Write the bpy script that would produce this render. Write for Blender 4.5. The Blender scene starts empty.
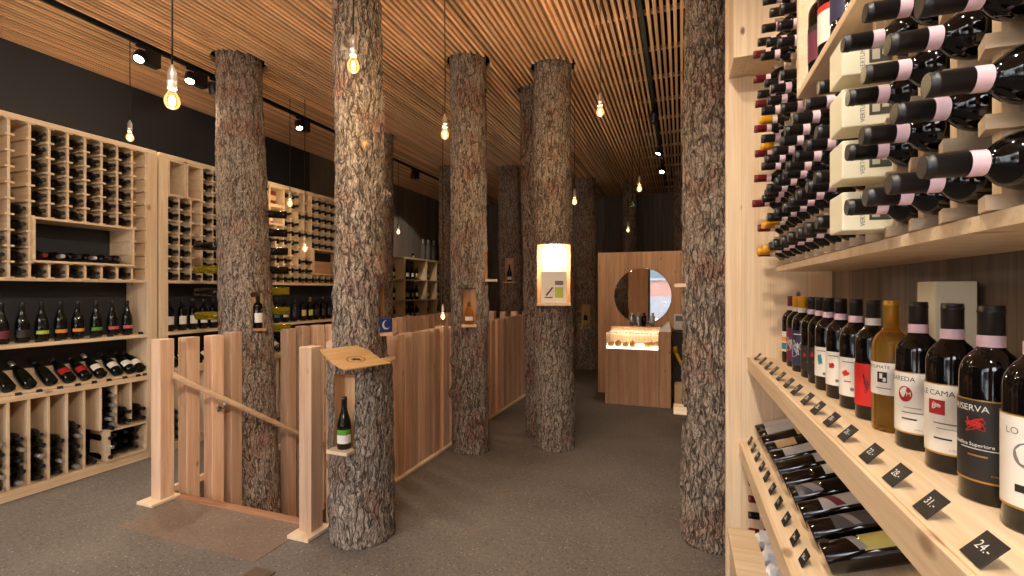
import bpy, bmesh, math, random
from mathutils import Vector, Matrix, noise
PI = math.pi
random.seed(7)
C = bpy.context.scene.collection
SC = bpy.context.scene
ORD = ['', 'first', 'second', 'third', 'fourth', 'fifth', 'sixth', 'seventh', 'eighth', 'ninth', 'tenth', 'eleventh',
       'twelfth', 'thirteenth', 'fourteenth', 'fifteenth', 'sixteenth', 'seventeenth', 'eighteenth', 'nineteenth', 'twentieth',
       'twenty-first', 'twenty-second', 'twenty-third', 'twenty-fourth', 'twenty-fifth', 'twenty-sixth', 'twenty-seventh', 'twenty-eighth']

# ------------------------------------------------------------------ materials
def lin(r, g, b):
    def f(v):
        v /= 255.0
        return v / 12.92 if v <= 0.04045 else ((v + 0.055) / 1.055) ** 2.4
    return (f(r), f(g), f(b), 1)

def newmat(name):
    m = bpy.data.materials.new(name); m.use_nodes = True
    nt = m.node_tree
    return m, nt, nt.nodes['Principled BSDF']

def N(nt, t, **kw):
    n = nt.nodes.new(t)
    for k, v in kw.items():
        if k.startswith('i_'): n.inputs[k[2:].replace('_', ' ')].default_value = v
        else: setattr(n, k, v)
    return n

def L(nt, a, b): nt.links.new(a, b)

def plain(name, col, rough=0.5, metal=0.0, spec=0.5, trans=0.0, emit=None, es=0.0, coat=0.0, ior=1.5, bump=0.0):
    m, nt, p = newmat(name)
    p.inputs['Base Color'].default_value = col
    p.inputs['Roughness'].default_value = rough
    p.inputs['Metallic'].default_value = metal
    p.inputs['Specular IOR Level'].default_value = spec
    p.inputs['Transmission Weight'].default_value = trans
    p.inputs['Coat Weight'].default_value = coat
    p.inputs['IOR'].default_value = ior
    if emit:
        p.inputs['Emission Color'].default_value = emit
        p.inputs['Emission Strength'].default_value = es
    tc = N(nt, 'ShaderNodeTexCoord')
    no = N(nt, 'ShaderNodeTexNoise'); no.inputs['Scale'].default_value = 60
    L(nt, tc.outputs['Object'], no.inputs['Vector'])
    mr = N(nt, 'ShaderNodeMapRange'); mr.inputs['To Min'].default_value = max(0.0, rough - 0.05); mr.inputs['To Max'].default_value = min(1, rough + 0.05)
    L(nt, no.outputs['Fac'], mr.inputs['Value']); L(nt, mr.outputs['Result'], p.inputs['Roughness'])
    if bump:
        b = N(nt, 'ShaderNodeBump'); b.inputs['Strength'].default_value = bump; b.inputs['Distance'].default_value = 0.005
        L(nt, no.outputs['Fac'], b.inputs['Height']); L(nt, b.outputs['Normal'], p.inputs['Normal'])
    return m

def wood(name, base, dark, axis='Z',  plank=0.0, plank_axis='Y', rough=0.55, knots=1.0, vary=0.12, knotcol=None, scale=1.0, seam=0.6, kscale=1.0):
    m, nt, p = newmat(name)
    tc = N(nt, 'ShaderNodeTexCoord'); oi = N(nt, 'ShaderNodeObjectInfo')
    off = N(nt, 'ShaderNodeVectorMath', operation='SCALE'); off.inputs[3].default_value = 13.0
    cmb = N(nt, 'ShaderNodeCombineXYZ')
    for i in range(3): L(nt, oi.outputs['Random'], cmb.inputs[i])
    L(nt, cmb.outputs[0], off.inputs[0])
    base_vec = tc.outputs['Object']
    add = N(nt, 'ShaderNodeVectorMath', operation='ADD')
    L(nt, base_vec, add.inputs[0]); L(nt, off.outputs[0], add.inputs[1])
    vec = add.outputs[0]; plankr = None
    if plank:
        sx = N(nt, 'ShaderNodeSeparateXYZ'); L(nt, base_vec, sx.inputs[0])
        dv = N(nt, 'ShaderNodeMath', operation='DIVIDE'); dv.inputs[1].default_value = plank
        L(nt, sx.outputs['XYZ'.index(plank_axis)], dv.inputs[0])
        fl = N(nt, 'ShaderNodeMath', operation='FLOOR'); L(nt, dv.outputs[0], fl.inputs[0])
        fr = N(nt, 'ShaderNodeMath', operation='FRACT'); L(nt, dv.outputs[0], fr.inputs[0])
        ad2 = N(nt, 'ShaderNodeMath', operation='ADD'); L(nt, fl.outputs[0], ad2.inputs[0]); L(nt, oi.outputs['Random'], ad2.inputs[1])
        wn = N(nt, 'ShaderNodeTexWhiteNoise', noise_dimensions='1D'); L(nt, ad2.outputs[0], wn.inputs['W'])
        sc2 = N(nt, 'ShaderNodeVectorMath', operation='SCALE'); sc2.inputs[3].default_value = 7.0
        L(nt, wn.outputs['Color'], sc2.inputs[0])
        a2 = N(nt, 'ShaderNodeVectorMath', operation='ADD'); L(nt, vec, a2.inputs[0]); L(nt, sc2.outputs[0], a2.inputs[1])
        vec = a2.outputs[0]; plankr = wn.outputs['Value']
        pp = N(nt, 'ShaderNodeMath', operation='PINGPONG'); pp.inputs[1].default_value = 0.5; L(nt, fr.outputs[0], pp.inputs[0])
        seamn = N(nt, 'ShaderNodeMapRange'); seamn.inputs['From Max'].default_value = 0.003 / plank; seamn.inputs['To Min'].default_value = seam; seamn.inputs['To Max'].default_value = 1.0
        L(nt, pp.outputs[0], seamn.inputs['Value'])
    mp = N(nt, 'ShaderNodeMapping')
    s = [26.0 * scale] * 3; s['XYZ'.index(axis)] = 1.3 * scale
    mp.inputs['Scale'].default_value = s
    L(nt, vec, mp.inputs['Vector'])
    n1 = N(nt, 'ShaderNodeTexNoise'); n1.inputs['Scale'].default_value = 1.0; n1.inputs['Detail'].default_value = 5; n1.inputs['Distortion'].default_value = 0.6
    L(nt, mp.outputs[0], n1.inputs['Vector'])
    mp2 = N(nt, 'ShaderNodeMapping'); s2 = [160.0 * scale] * 3; s2['XYZ'.index(axis)] = 4 * scale; mp2.inputs['Scale'].default_value = s2
    L(nt, vec, mp2.inputs['Vector'])
    n2 = N(nt, 'ShaderNodeTexNoise'); n2.inputs['Scale'].default_value = 1.0; n2.inputs['Detail'].default_value = 2
    L(nt, mp2.outputs[0], n2.inputs['Vector'])
    rp = N(nt, 'ShaderNodeValToRGB'); rp.color_ramp.elements[0].position = 0.34; rp.color_ramp.elements[1].position = 0.66
    rp.color_ramp.elements[0].color = dark; rp.color_ramp.elements[1].color = base
    L(nt, n1.outputs['Fac'], rp.inputs[0])
    mx = N(nt, 'ShaderNodeMix', data_type='RGBA', blend_type='MULTIPLY'); mx.inputs[0].default_value = 0.35
    L(nt, rp.outputs[0], mx.inputs[6])
    mr = N(nt, 'ShaderNodeMapRange'); mr.inputs['From Min'].default_value = 0.3; mr.inputs['From Max'].default_value = 0.7; mr.inputs['To Min'].default_value = 0.72; mr.inputs['To Max'].default_value = 1.06
    L(nt, n2.outputs['Fac'], mr.inputs[0]); L(nt, mr.outputs[0], mx.inputs[7])
    col = mx.outputs[2]
    if knots:
        mp3 = N(nt, 'ShaderNodeMapping'); s3 = [5.5 * kscale] * 3; s3['XYZ'.index(axis)] = 2.8 * kscale; mp3.inputs['Scale'].default_value = s3
        L(nt, vec, mp3.inputs['Vector'])
        vo = N(nt, 'ShaderNodeTexVoronoi'); vo.inputs['Scale'].default_value = 1.0; vo.inputs['Randomness'].default_value = 1.0
        L(nt, mp3.outputs[0], vo.inputs['Vector'])
        kr = N(nt, 'ShaderNodeMapRange'); kr.inputs['From Min'].default_value = 0.05; kr.inputs['From Max'].default_value = 0.10; kr.inputs['To Min'].default_value = 0.75 * knots; kr.inputs['To Max'].default_value = 0
        L(nt, vo.outputs['Distance'], kr.inputs[0])
        km = N(nt, 'ShaderNodeMix', data_type='RGBA'); km.inputs[7].default_value = knotcol or lin(110, 62, 36)
        L(nt, kr.outputs[0], km.inputs[0]); L(nt, col, km.inputs[6]); col = km.outputs[2]
    hv = N(nt, 'ShaderNodeHueSaturation')
    rr = N(nt, 'ShaderNodeMapRange'); rr.inputs['To Min'].default_value = 1 - vary; rr.inputs['To Max'].default_value = 1 + vary
    if plankr is not None: L(nt, plankr, rr.inputs[0])
    else: L(nt, oi.outputs['Random'], rr.inputs[0])
    L(nt, rr.outputs[0], hv.inputs['Value']); L(nt, col, hv.inputs['Color']); col = hv.outputs[0]
    if plank:
        sm = N(nt, 'ShaderNodeMix', data_type='RGBA', blend_type='MULTIPLY'); sm.inputs[0].default_value = 1
        L(nt, col, sm.inputs[6]); L(nt, seamn.outputs[0], sm.inputs[7]); col = sm.outputs[2]
    L(nt, col, p.inputs['Base Color'])
    p.inputs['Roughness'].default_value = rough
    p.inputs['Specular IOR Level'].default_value = 0.35
    b = N(nt, 'ShaderNodeBump'); b.inputs['Strength'].default_value = 0.08; b.inputs['Distance'].default_value = 0.002
    L(nt, n1.outputs['Fac'], b.inputs['Height']); L(nt, b.outputs['Normal'], p.inputs['Normal'])
    return m

def bark_mat(name, c_fissure, c_plate, c_red, c_grey):
    m, nt, p = newmat(name)
    tc = N(nt, 'ShaderNodeTexCoord'); oi = N(nt, 'ShaderNodeObjectInfo')
    cmb = N(nt, 'ShaderNodeCombineXYZ')
    for i in range(3): L(nt, oi.outputs['Random'], cmb.inputs[i])
    sc = N(nt, 'ShaderNodeVectorMath', operation='SCALE'); sc.inputs[3].default_value = 17.0; L(nt, cmb.outputs[0], sc.inputs[0])
    add = N(nt, 'ShaderNodeVectorMath', operation='ADD'); L(nt, tc.outputs['Object'], add.inputs[0]); L(nt, sc.outputs[0], add.inputs[1])
    wn = N(nt, 'ShaderNodeTexNoise'); wn.inputs['Scale'].default_value = 14; wn.inputs['Detail'].default_value = 4; L(nt, add.outputs[0], wn.inputs['Vector'])
    ws = N(nt, 'ShaderNodeVectorMath', operation='MULTIPLY_ADD'); ws.inputs[1].default_value = (0.045, 0.045, 0.09)
    L(nt, wn.outputs['Color'], ws.inputs[0]); L(nt, add.outputs[0], ws.inputs[2])
    def crack(sx, sz, w):
        mp = N(nt, 'ShaderNodeMapping'); mp.inputs['Scale'].default_value = (sx, sx, sz); L(nt, ws.outputs[0], mp.inputs[0])
        n = N(nt, 'ShaderNodeTexNoise'); n.inputs['Scale'].default_value = 1; n.inputs['Detail'].default_value = 1.5; L(nt, mp.outputs[0], n.inputs['Vector'])
        a = N(nt, 'ShaderNodeMath', operation='SUBTRACT'); a.inputs[1].default_value = 0.5; L(nt, n.outputs['Fac'], a.inputs[0])
        b = N(nt, 'ShaderNodeMath', operation='ABSOLUTE'); L(nt, a.outputs[0], b.inputs[0])
        r = N(nt, 'ShaderNodeMapRange', interpolation_type='SMOOTHSTEP'); r.inputs['From Max'].default_value = w; L(nt, b.outputs[0], r.inputs[0])
        return r.outputs[0], n.outputs['Fac']
    c1, f1 = crack(27, 6.0, 0.06); c2, f2 = crack(64, 20, 0.085)
    mpf = N(nt, 'ShaderNodeMapping'); mpf.inputs['Scale'].default_value = (95, 95, 42); L(nt, ws.outputs[0], mpf.inputs[0])
    nf = N(nt, 'ShaderNodeTexNoise'); nf.inputs['Scale'].default_value = 1; nf.inputs['Detail'].default_value = 6; nf.inputs['Roughness'].default_value = 0.65; L(nt, mpf.outputs[0], nf.inputs['Vector'])
    nl = N(nt, 'ShaderNodeTexNoise'); nl.inputs['Scale'].default_value = 3.6; nl.inputs['Detail'].default_value = 5; nl.inputs['Roughness'].default_value = 0.6; L(nt, add.outputs[0], nl.inputs['Vector'])
    pr = N(nt, 'ShaderNodeMapRange'); pr.inputs['From Min'].default_value = 0.3; pr.inputs['From Max'].default_value = 0.7; L(nt, nf.outputs['Fac'], pr.inputs[0])
    r1 = N(nt, 'ShaderNodeMix', data_type='RGBA'); r1.inputs[6].default_value = c_plate; r1.inputs[7].default_value = c_grey; L(nt, pr.outputs[0], r1.inputs[0])
    rm = N(nt, 'ShaderNodeMapRange'); rm.inputs['From Min'].default_value = 0.5; rm.inputs['From Max'].default_value = 0.66; rm.inputs['To Max'].default_value = 0.6; L(nt, nl.outputs['Fac'], rm.inputs[0])
    q = N(nt, 'ShaderNodeMath', operation='MULTIPLY'); L(nt, rm.outputs[0], q.inputs[0]); L(nt, f2, q.inputs[1])
    q2 = N(nt, 'ShaderNodeMath', operation='MULTIPLY'); q2.inputs[1].default_value = 1.6; q2.use_clamp = True; L(nt, q.outputs[0], q2.inputs[0])
    r2 = N(nt, 'ShaderNodeMix', data_type='RGBA'); r2.inputs[7].default_value = c_red; L(nt, q2.outputs[0], r2.inputs[0]); L(nt, r1.outputs[2], r2.inputs[6])
    m1 = N(nt, 'ShaderNodeMapRange'); m1.inputs['To Min'].default_value = 0.30; L(nt, c1, m1.inputs[0])
    m2 = N(nt, 'ShaderNodeMapRange'); m2.inputs['To Min'].default_value = 0.42; L(nt, c2, m2.inputs[0])
    mm = N(nt, 'ShaderNodeMath', operation='MULTIPLY'); L(nt, m1.outputs[0], mm.inputs[0]); L(nt, m2.outputs[0], mm.inputs[1])
    r3 = N(nt, 'ShaderNodeMix', data_type='RGBA'); r3.inputs[6].default_value = c_fissure; L(nt, mm.outputs[0], r3.inputs[0]); L(nt, r2.outputs[2], r3.inputs[7])
    L(nt, r3.outputs[2], p.inputs['Base Color'])
    p.inputs['Roughness'].default_value = 0.9; p.inputs['Specular IOR Level'].default_value = 0.2
    h1 = N(nt, 'ShaderNodeMath', operation='MULTIPLY_ADD'); h1.inputs[1].default_value = 0.45; L(nt, c2, h1.inputs[0]); L(nt, c1, h1.inputs[2])
    h = N(nt, 'ShaderNodeMath', operation='MULTIPLY_ADD'); h.inputs[1].default_value = 0.7; L(nt, nf.outputs['Fac'], h.inputs[0]); L(nt, h1.outputs[0], h.inputs[2])
    b = N(nt, 'ShaderNodeBump'); b.inputs['Strength'].default_value = 0.9; b.inputs['Distance'].default_value = 0.013
    L(nt, h.outputs[0], b.inputs['Height']); L(nt, b.outputs['Normal'], p.inputs['Normal'])
    return m

SPR, SPRD = lin(236, 212, 178), lin(224, 192, 152)
LAR, LARD = lin(214, 168, 130), lin(190, 138, 102)
W = {}
for ax in 'XYZ':
    W['spruce' + ax] = wood('spruce_' + ax.lower(), SPR, SPRD, ax, knots=0.8, vary=0.06)
    W['larch' + ax] = wood('larch_' + ax.lower(), LAR, LARD, ax, knots=0.8, vary=0.14)
W['panel'] = wood('spruce_planks', lin(238, 213, 178), lin(228, 196, 156), 'Z', plank=0.14, plank_axis='X', knots=1.2, vary=0.05, seam=0.85, kscale=1.5)
W['post'] = wood('fence_larch', lin(228, 192, 160), lin(208, 164, 130), 'Z', knots=0.9, vary=0.3)
W['darkback'] = wood('weathered_brown_boards', lin(128, 112, 96), lin(96, 82, 68), 'Z', plank=0.16, plank_axis='Y', knots=0.5, vary=0.16)
W['counter'] = wood('knotty_counter_boards', lin(212, 166, 126), lin(192, 142, 104), 'Z', plank=0.13, plank_axis='X', knots=1.2, vary=0.12, kscale=2.0, knotcol=lin(84, 46, 28))
W['greywall'] = wood('grey_wall_boards', lin(122, 113, 104), lin(98, 90, 82), 'Z', plank=0.24, plank_axis='Y', knots=0.3, vary=0.16)
W['greywallx'] = wood('grey_wall_boards_x', lin(122, 113, 104), lin(98, 90, 82), 'Z', plank=0.24, plank_axis='X', knots=0.3, vary=0.16)
W['slat'] = wood('ceiling_larch_slats', lin(240, 196, 154), lin(216, 164, 120), 'Y', plank=0.05, plank_axis='X', knots=0.0, vary=0.3, seam=1.0)
W['sap'] = wood('sawn_sapwood', lin(226, 186, 138), lin(196, 146, 98), 'Z', knots=0.0, vary=0.06)
W['ply'] = wood('thin_plywood', lin(214, 176, 124), lin(194, 150, 100), 'X', knots=0.0, vary=0.03)
BARK = bark_mat('pine_bark', lin(46, 34, 28), lin(122, 100, 86), lin(150, 82, 58), lin(200, 184, 164))
M_black = plain('black_wall_paint', lin(40, 40, 45), 0.75)
M_dark = plain('dark_void', lin(18, 15, 13), 0.9)
M_blackmetal = plain('black_metal', lin(20, 20, 21), 0.45)
M_chrome = plain('chrome', lin(232, 228, 220), 0.3, metal=0.85)
M_steel = plain('brushed_steel', lin(170, 168, 164), 0.35, metal=1.0)
M_cord = plain('black_textile_cord', lin(14, 14, 14), 0.8)
M_glassdk = plain('dark_wine_glass', lin(10, 8, 8), 0.06, spec=0.5)
M_glassgr = plain('green_black_glass', lin(11, 15, 10), 0.07, spec=0.5)
M_glassyel = plain('yellow_green_wine', lin(170, 150, 24), 0.06, trans=0.75, spec=0.5)
M_amber = plain('amber_wine', lin(244, 190, 92), 0.04, trans=0.88, spec=0.5, ior=1.2)
M_capblk = plain('black_capsule', lin(28, 26, 27), 0.38)
M_capred = plain('dark_red_capsule', lin(112, 26, 32), 0.35)
M_caporg = plain('orange_capsule', lin(232, 160, 24), 0.4)
M_capgold = plain('gold_capsule', lin(196, 152, 60), 0.3, metal=0.7)
M_capsil = plain('silver_capsule', lin(190, 186, 182), 0.3, metal=0.6)
M_band = plain('pink_paper_band', lin(232, 198, 206), 0.6)
M_bandw = plain('white_paper_band', lin(226, 218, 206), 0.6)
M_white = plain('white_label_paper', lin(232, 226, 214), 0.6)
M_cream = plain('cream_carton', lin(238, 230, 200), 0.55)
M_ink = plain('black_ink', lin(30, 28, 28), 0.6)
M_inkgrey = plain('grey_ink', lin(120, 114, 108), 0.6)
M_redink = plain('red_ink', lin(170, 30, 32), 0.6)
M_redlab = plain('red_label_paper', lin(206, 40, 36), 0.55)
M_blklab = plain('black_label_paper', lin(38, 35, 34), 0.55)
M_gold = plain('gold_trim', lin(196, 150, 72), 0.35, metal=0.6)
M_burg = plain('burgundy_label', lin(108, 40, 60), 0.55)
M_navy = plain('dark_blue_label', lin(48, 44, 78), 0.55)
M_teal = plain('teal_ink', lin(40, 130, 136), 0.6)
M_green = plain('green_label', lin(94, 150, 40), 0.55)
M_lime = plain('lime_label', lin(176, 190, 70), 0.55)
M_orange = plain('orange_label', lin(222, 140, 50), 0.55)
M_pinkl = plain('pink_label', lin(200, 90, 100), 0.55)
M_tan = plain('tan_label', lin(214, 180, 130), 0.55)
M_chalk = plain('white_chalk_ink', lin(235, 235, 230), 0.7)
M_tag = plain('black_slate_tag', lin(22, 21, 22), 0.5)
M_blue = plain('blue_carton', lin(30, 60, 130), 0.5)
M_yellow = plain('yellow_plastic', lin(226, 166, 24), 0.45)
M_paper = plain('white_tissue_paper', lin(230, 230, 232), 0.7)
M_red = plain('red_plastic', lin(190, 40, 36), 0.5)
M_clear = plain('clear_bottle_glass', lin(225, 230, 228), 0.05, trans=0.9, ior=1.3)
M_brass = plain('brown_metal', lin(96, 72, 58), 0.5, metal=0.3)
M_plastic = plain('white_plastic', lin(220, 218, 212), 0.5)

def emis(name, col, s):
    m, nt, p = newmat(name)
    p.inputs['Base Color'].default_value = col; p.inputs['Emission Color'].default_value = col; p.inputs['Emission Strength'].default_value = s
    return m
M_fil = emis('glowing_filament', (1.0, 0.62, 0.28, 1), 25)
M_lens = emis('spot_lamp_lens', (1.0, 0.86, 0.62, 1), 30)
M_ledwhite = emis('lit_case_shelf', (1.0, 0.95, 0.88, 1), 2.2)
M_ledstrip = emis('white_led_strip', (1.0, 0.93, 0.82, 1), 12)

def panemat(name, col, gl=0.12, tint=(1, 1, 1, 1), rough=0.02):
    m = bpy.data.materials.new(name); m.use_nodes = True; nt = m.node_tree; nt.nodes.clear()
    out = N(nt, 'ShaderNodeOutputMaterial'); mix = N(nt, 'ShaderNodeMixShader'); tr = N(nt, 'ShaderNodeBsdfTransparent'); g = N(nt, 'ShaderNodeBsdfGlossy')
    tr.inputs[0].default_value = tint; g.inputs[0].default_value = col; g.inputs['Roughness'].default_value = rough
    fr = N(nt, 'ShaderNodeFresnel'); fr.inputs[0].default_value = 1.45
    mr = N(nt, 'ShaderNodeMath', operation='MULTIPLY'); mr.inputs[1].default_value = gl * 8
    L(nt, fr.outputs[0], mr.inputs[0]); L(nt, mr.outputs[0], mix.inputs[0])
    L(nt, tr.outputs[0], mix.inputs[1]); L(nt, g.outputs[0], mix.inputs[2]); L(nt, mix.outputs[0], out.inputs[0])
    return m
M_bulb = panemat('amber_bulb_glass', (1, 0.95, 0.85, 1), 0.12, (1.0, 0.82, 0.55, 1))
_nt = M_bulb.node_tree; _o = [n for n in _nt.nodes if n.type == 'OUTPUT_MATERIAL'][0]; _src = _o.inputs[0].links[0].from_socket
_e = N(_nt, 'ShaderNodeEmission'); _e.inputs[0].default_value = (1.0, 0.62, 0.28, 1); _e.inputs[1].default_value = 0.30
_a = N(_nt, 'ShaderNodeAddShader'); L(_nt, _src, _a.inputs[0]); L(_nt, _e.outputs[0], _a.inputs[1]); L(_nt, _a.outputs[0], _o.inputs[0])
M_pane = panemat('window_pane_glass', (1, 1, 1, 1), 0.1)
M_case = panemat('display_case_glass', (1, 1, 1, 1), 0.12, (0.97, 1, 0.99, 1))
M_mirror, _nt, _p = newmat('mirror_glass')
_p.inputs['Base Color'].default_value = (0.86, 0.86, 0.86, 1); _p.inputs['Metallic'].default_value = 1; _p.inputs['Roughness'].default_value = 0.02

def concrete(name, c1, c2, speck=True, sp_amt=0.6):
    m, nt, p = newmat(name)
    tc = N(nt, 'ShaderNodeTexCoord')
    n1 = N(nt, 'ShaderNodeTexNoise'); n1.inputs['Scale'].default_value = 1.3; n1.inputs['Detail'].default_value = 6; L(nt, tc.outputs['Object'], n1.inputs['Vector'])
    n2 = N(nt, 'ShaderNodeTexNoise'); n2.inputs['Scale'].default_value = 45; n2.inputs['Detail'].default_value = 4; L(nt, tc.outputs['Object'], n2.inputs['Vector'])
    ad = N(nt, 'ShaderNodeMath', operation='ADD'); L(nt, n1.outputs['Fac'], ad.inputs[0]); L(nt, n2.outputs['Fac'], ad.inputs[1])
    mr = N(nt, 'ShaderNodeMapRange'); mr.inputs['From Min'].default_value = 0.65; mr.inputs['From Max'].default_value = 1.35; L(nt, ad.outputs[0], mr.inputs[0])
    mx = N(nt, 'ShaderNodeMix', data_type='RGBA'); mx.inputs[6].default_value = c1; mx.inputs[7].default_value = c2; L(nt, mr.outputs[0], mx.inputs[0])
    col = mx.outputs[2]
    if speck:
        v = N(nt, 'ShaderNodeTexVoronoi'); v.inputs['Scale'].default_value = 75; L(nt, tc.outputs['Object'], v.inputs['Vector'])
        s = N(nt, 'ShaderNodeSeparateColor'); L(nt, v.outputs['Color'], s.inputs[0])
        d = N(nt, 'ShaderNodeMapRange'); d.inputs['From Min'].default_value = 0.25; d.inputs['From Max'].default_value = 0.42; d.inputs['To Min'].default_value = 1; d.inputs['To Max'].default_value = 0; L(nt, v.outputs['Distance'], d.inputs[0])
        for ch, th, c, amt in ((0, 0.74, lin(30, 26, 24), 0.7), (1, 0.92, lin(190, 178, 164), 0.6), (2, 0.8, lin(150, 128, 106), 0.5)):
            g = N(nt, 'ShaderNodeMath', operation='GREATER_THAN'); g.inputs[1].default_value = th; L(nt, s.outputs[ch], g.inputs[0])
            q = N(nt, 'ShaderNodeMath', operation='MULTIPLY'); L(nt, g.outputs[0], q.inputs[0]); L(nt, d.outputs[0], q.inputs[1])
            q2 = N(nt, 'ShaderNodeMath', operation='MULTIPLY'); q2.inputs[1].default_value = amt * sp_amt; L(nt, q.outputs[0], q2.inputs[0])
            mm = N(nt, 'ShaderNodeMix', data_type='RGBA'); mm.inputs[7].default_value = c; L(nt, q2.outputs[0], mm.inputs[0]); L(nt, col, mm.inputs[6]); col = mm.outputs[2]
    L(nt, col, p.inputs['Base Color'])
    p.inputs['Roughness'].default_value = 0.62; p.inputs['Specular IOR Level'].default_value = 0.35
    b = N(nt, 'ShaderNodeBump'); b.inputs['Strength'].default_value = 0.25; b.inputs['Distance'].default_value = 0.004
    L(nt, n2.outputs['Fac'], b.inputs['Height']); L(nt, b.outputs['Normal'], p.inputs['Normal'])
    return m
M_floor = concrete('exposed_aggregate_concrete', lin(90, 82, 74), lin(126, 116, 106), True, 1.0)
M_patch = concrete('smooth_concrete_patch', lin(112, 92, 77), lin(134, 113, 97), True, 0.7)
M_gconc = concrete('street_paving', lin(170, 170, 170), lin(190, 190, 188), False)

# ------------------------------------------------------------------ mesh builder
class MB:
    def __init__(s): s.v = []; s.f = []; s.mi = []; s.sm = []
    def add(s, vs, fs, mi=0, smooth=False):
        o = len(s.v); s.v += [tuple(v) for v in vs]
        for f in fs: s.f.append(tuple(i + o for i in f)); s.mi.append(mi); s.sm.append(smooth)
    def box(s, x0, x1, y0, y1, z0, z1, mi=0, M=None, ch=0.0):
        if ch > 0:
            bm = bmesh.new(); bmesh.ops.create_cube(bm, size=1)
            for v in bm.verts:
                v.co = Vector(((x0 + x1) / 2 + v.co.x * (x1 - x0), (y0 + y1) / 2 + v.co.y * (y1 - y0), (z0 + z1) / 2 + v.co.z * (z1 - z0)))
            bmesh.ops.bevel(bm, geom=bm.edges[:], offset=ch, segments=2, affect='EDGES', profile=0.5)
            bm.verts.index_update()
            vs = [M @ v.co if M else v.co.copy() for v in bm.verts]
            s.add(vs, [[v.index for v in f.verts] for f in bm.faces], mi); bm.free(); return
        vs = [Vector((x, y, z)) for x in (x0, x1) for y in (y0, y1) for z in (z0, z1)]
        if M: vs = [M @ v for v in vs]
        s.add(vs, [(0, 1, 3, 2), (4, 6, 7, 5), (0, 4, 5, 1), (2, 3, 7, 6), (0, 2, 6, 4), (1, 5, 7, 3)], mi)
    def lathe(s, prof, n=20, mi=0, M=None, cap0=True, cap1=True, smooth=True):
        vs = []; fs = []
        for r, z in prof:
            for i in range(n):
                a = 2 * PI * i / n; v = Vector((r * math.cos(a), r * math.sin(a), z)); vs.append(M @ v if M else v)
        for k in range(len(prof) - 1):
            for i in range(n):
                j = (i + 1) % n; fs.append((k * n + i, k * n + j, (k + 1) * n + j, (k + 1) * n + i))
        s.add(vs, fs, mi, smooth)
        o = len(s.v) - len(vs)
        if cap0: s.f.append(tuple(o + i for i in reversed(range(n)))); s.mi.append(mi); s.sm.append(False)
        if cap1: s.f.append(tuple(o + (len(prof) - 1) * n + i for i in range(n))); s.mi.append(mi); s.sm.append(False)
    def tube(s, pts, r, n=8, mi=0):
        pts = [Vector(p) for p in pts]; vs = []; fs = []
        for k, p in enumerate(pts):
            d = (pts[min(k + 1, len(pts) - 1)] - pts[max(k - 1, 0)]).normalized()
            u = d.cross(Vector((0.3, 0.2, 0.93))); u = u.normalized() if u.length > 1e-4 else Vector((1, 0, 0)); w = d.cross(u)
            for i in range(n):
                a = 2 * PI * i / n; vs.append(p + (u * math.cos(a) + w * math.sin(a)) * r)
        for k in range(len(pts) - 1):
            for i in range(n):
                j = (i + 1) % n; fs.append((k * n + i, k * n + j, (k + 1) * n + j, (k + 1) * n + i))
        fs.append(tuple(reversed(range(n)))); fs.append(tuple((len(pts) - 1) * n + i for i in range(n)))
        s.add(vs, fs, mi, True)
    def arc(s, r, a0, a1, z0, z1, mi=0, n=18, t=0.0006, M=None):
        """curved label sheet; angle measured from -X axis towards -Y"""
        vs = []; fs = []
        for rr in (r, r + t):
            for z in (z0, z1):
                for i in range(n + 1):
                    a = a0 + (a1 - a0) * i / n; v = Vector((-rr * math.cos(a), -rr * math.sin(a), z)); vs.append(M @ v if M else v)
        k = n + 1
        for i in range(n):
            fs.append((2 * k + i, 2 * k + i + 1, 3 * k + i + 1, 3 * k + i)); fs.append((i + 1, i, k + i, k + i + 1))
            fs.append((k + i, 3 * k + i, 3 * k + i + 1, k + i + 1)); fs.append((i, i + 1, 2 * k + i + 1, 2 * k + i))
        fs.append((0, 2 * k, 3 * k, k)); fs.append((n, k + n, 3 * k + n, 2 * k + n))
        s.add(vs, fs, mi, False)
    def mesh(s, name, mats):
        me = bpy.data.meshes.new(name); me.from_pydata(s.v, [], s.f)
        for m in (mats if isinstance(mats, (list, tuple)) else [mats]): me.materials.append(m)
        me.polygons.foreach_set('material_index', s.mi); me.polygons.foreach_set('use_smooth', s.sm); me.update()
        bm = bmesh.new(); bm.from_mesh(me); bmesh.ops.recalc_face_normals(bm, faces=bm.faces[:]); bm.to_mesh(me); bm.free()
        return me
    def obj(s, name, mats, parent=None, loc=None):
        return link(name, s.mesh(name, mats), parent, loc)

def link(name, me, parent=None, loc=None):
    o = bpy.data.objects.new(name, me); C.objects.link(o)
    if parent: o.parent = parent
    if loc is not None: o.location = loc
    return o
def tag(o, label, cat, group=None):
    o['label'] = label; o['category'] = cat
    if group: o['group'] = group
    return o
def thing(name, label, cat, loc=(0, 0, 0), rot=(0, 0, 0), group=None):
    o = bpy.data.objects.new(name, None); C.objects.link(o); o.empty_display_size = 0.05
    o.location = loc; o.rotation_euler = rot
    return tag(o, label, cat, group)
def struct(o): o['kind'] = 'structure'; return o
def dup(root, loc, rot=None, label=None, group=None):
    r = root.copy(); C.objects.link(r); r.location = loc
    if rot is not None: r.rotation_euler = rot
    if label: r['label'] = label
    if group: r['group'] = group
    for ch in list(root.children):
        c = ch.copy(); C.objects.link(c); c.parent = r
        for g in list(ch.children):
            d = g.copy(); C.objects.link(d); d.parent = c
    return r

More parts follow.
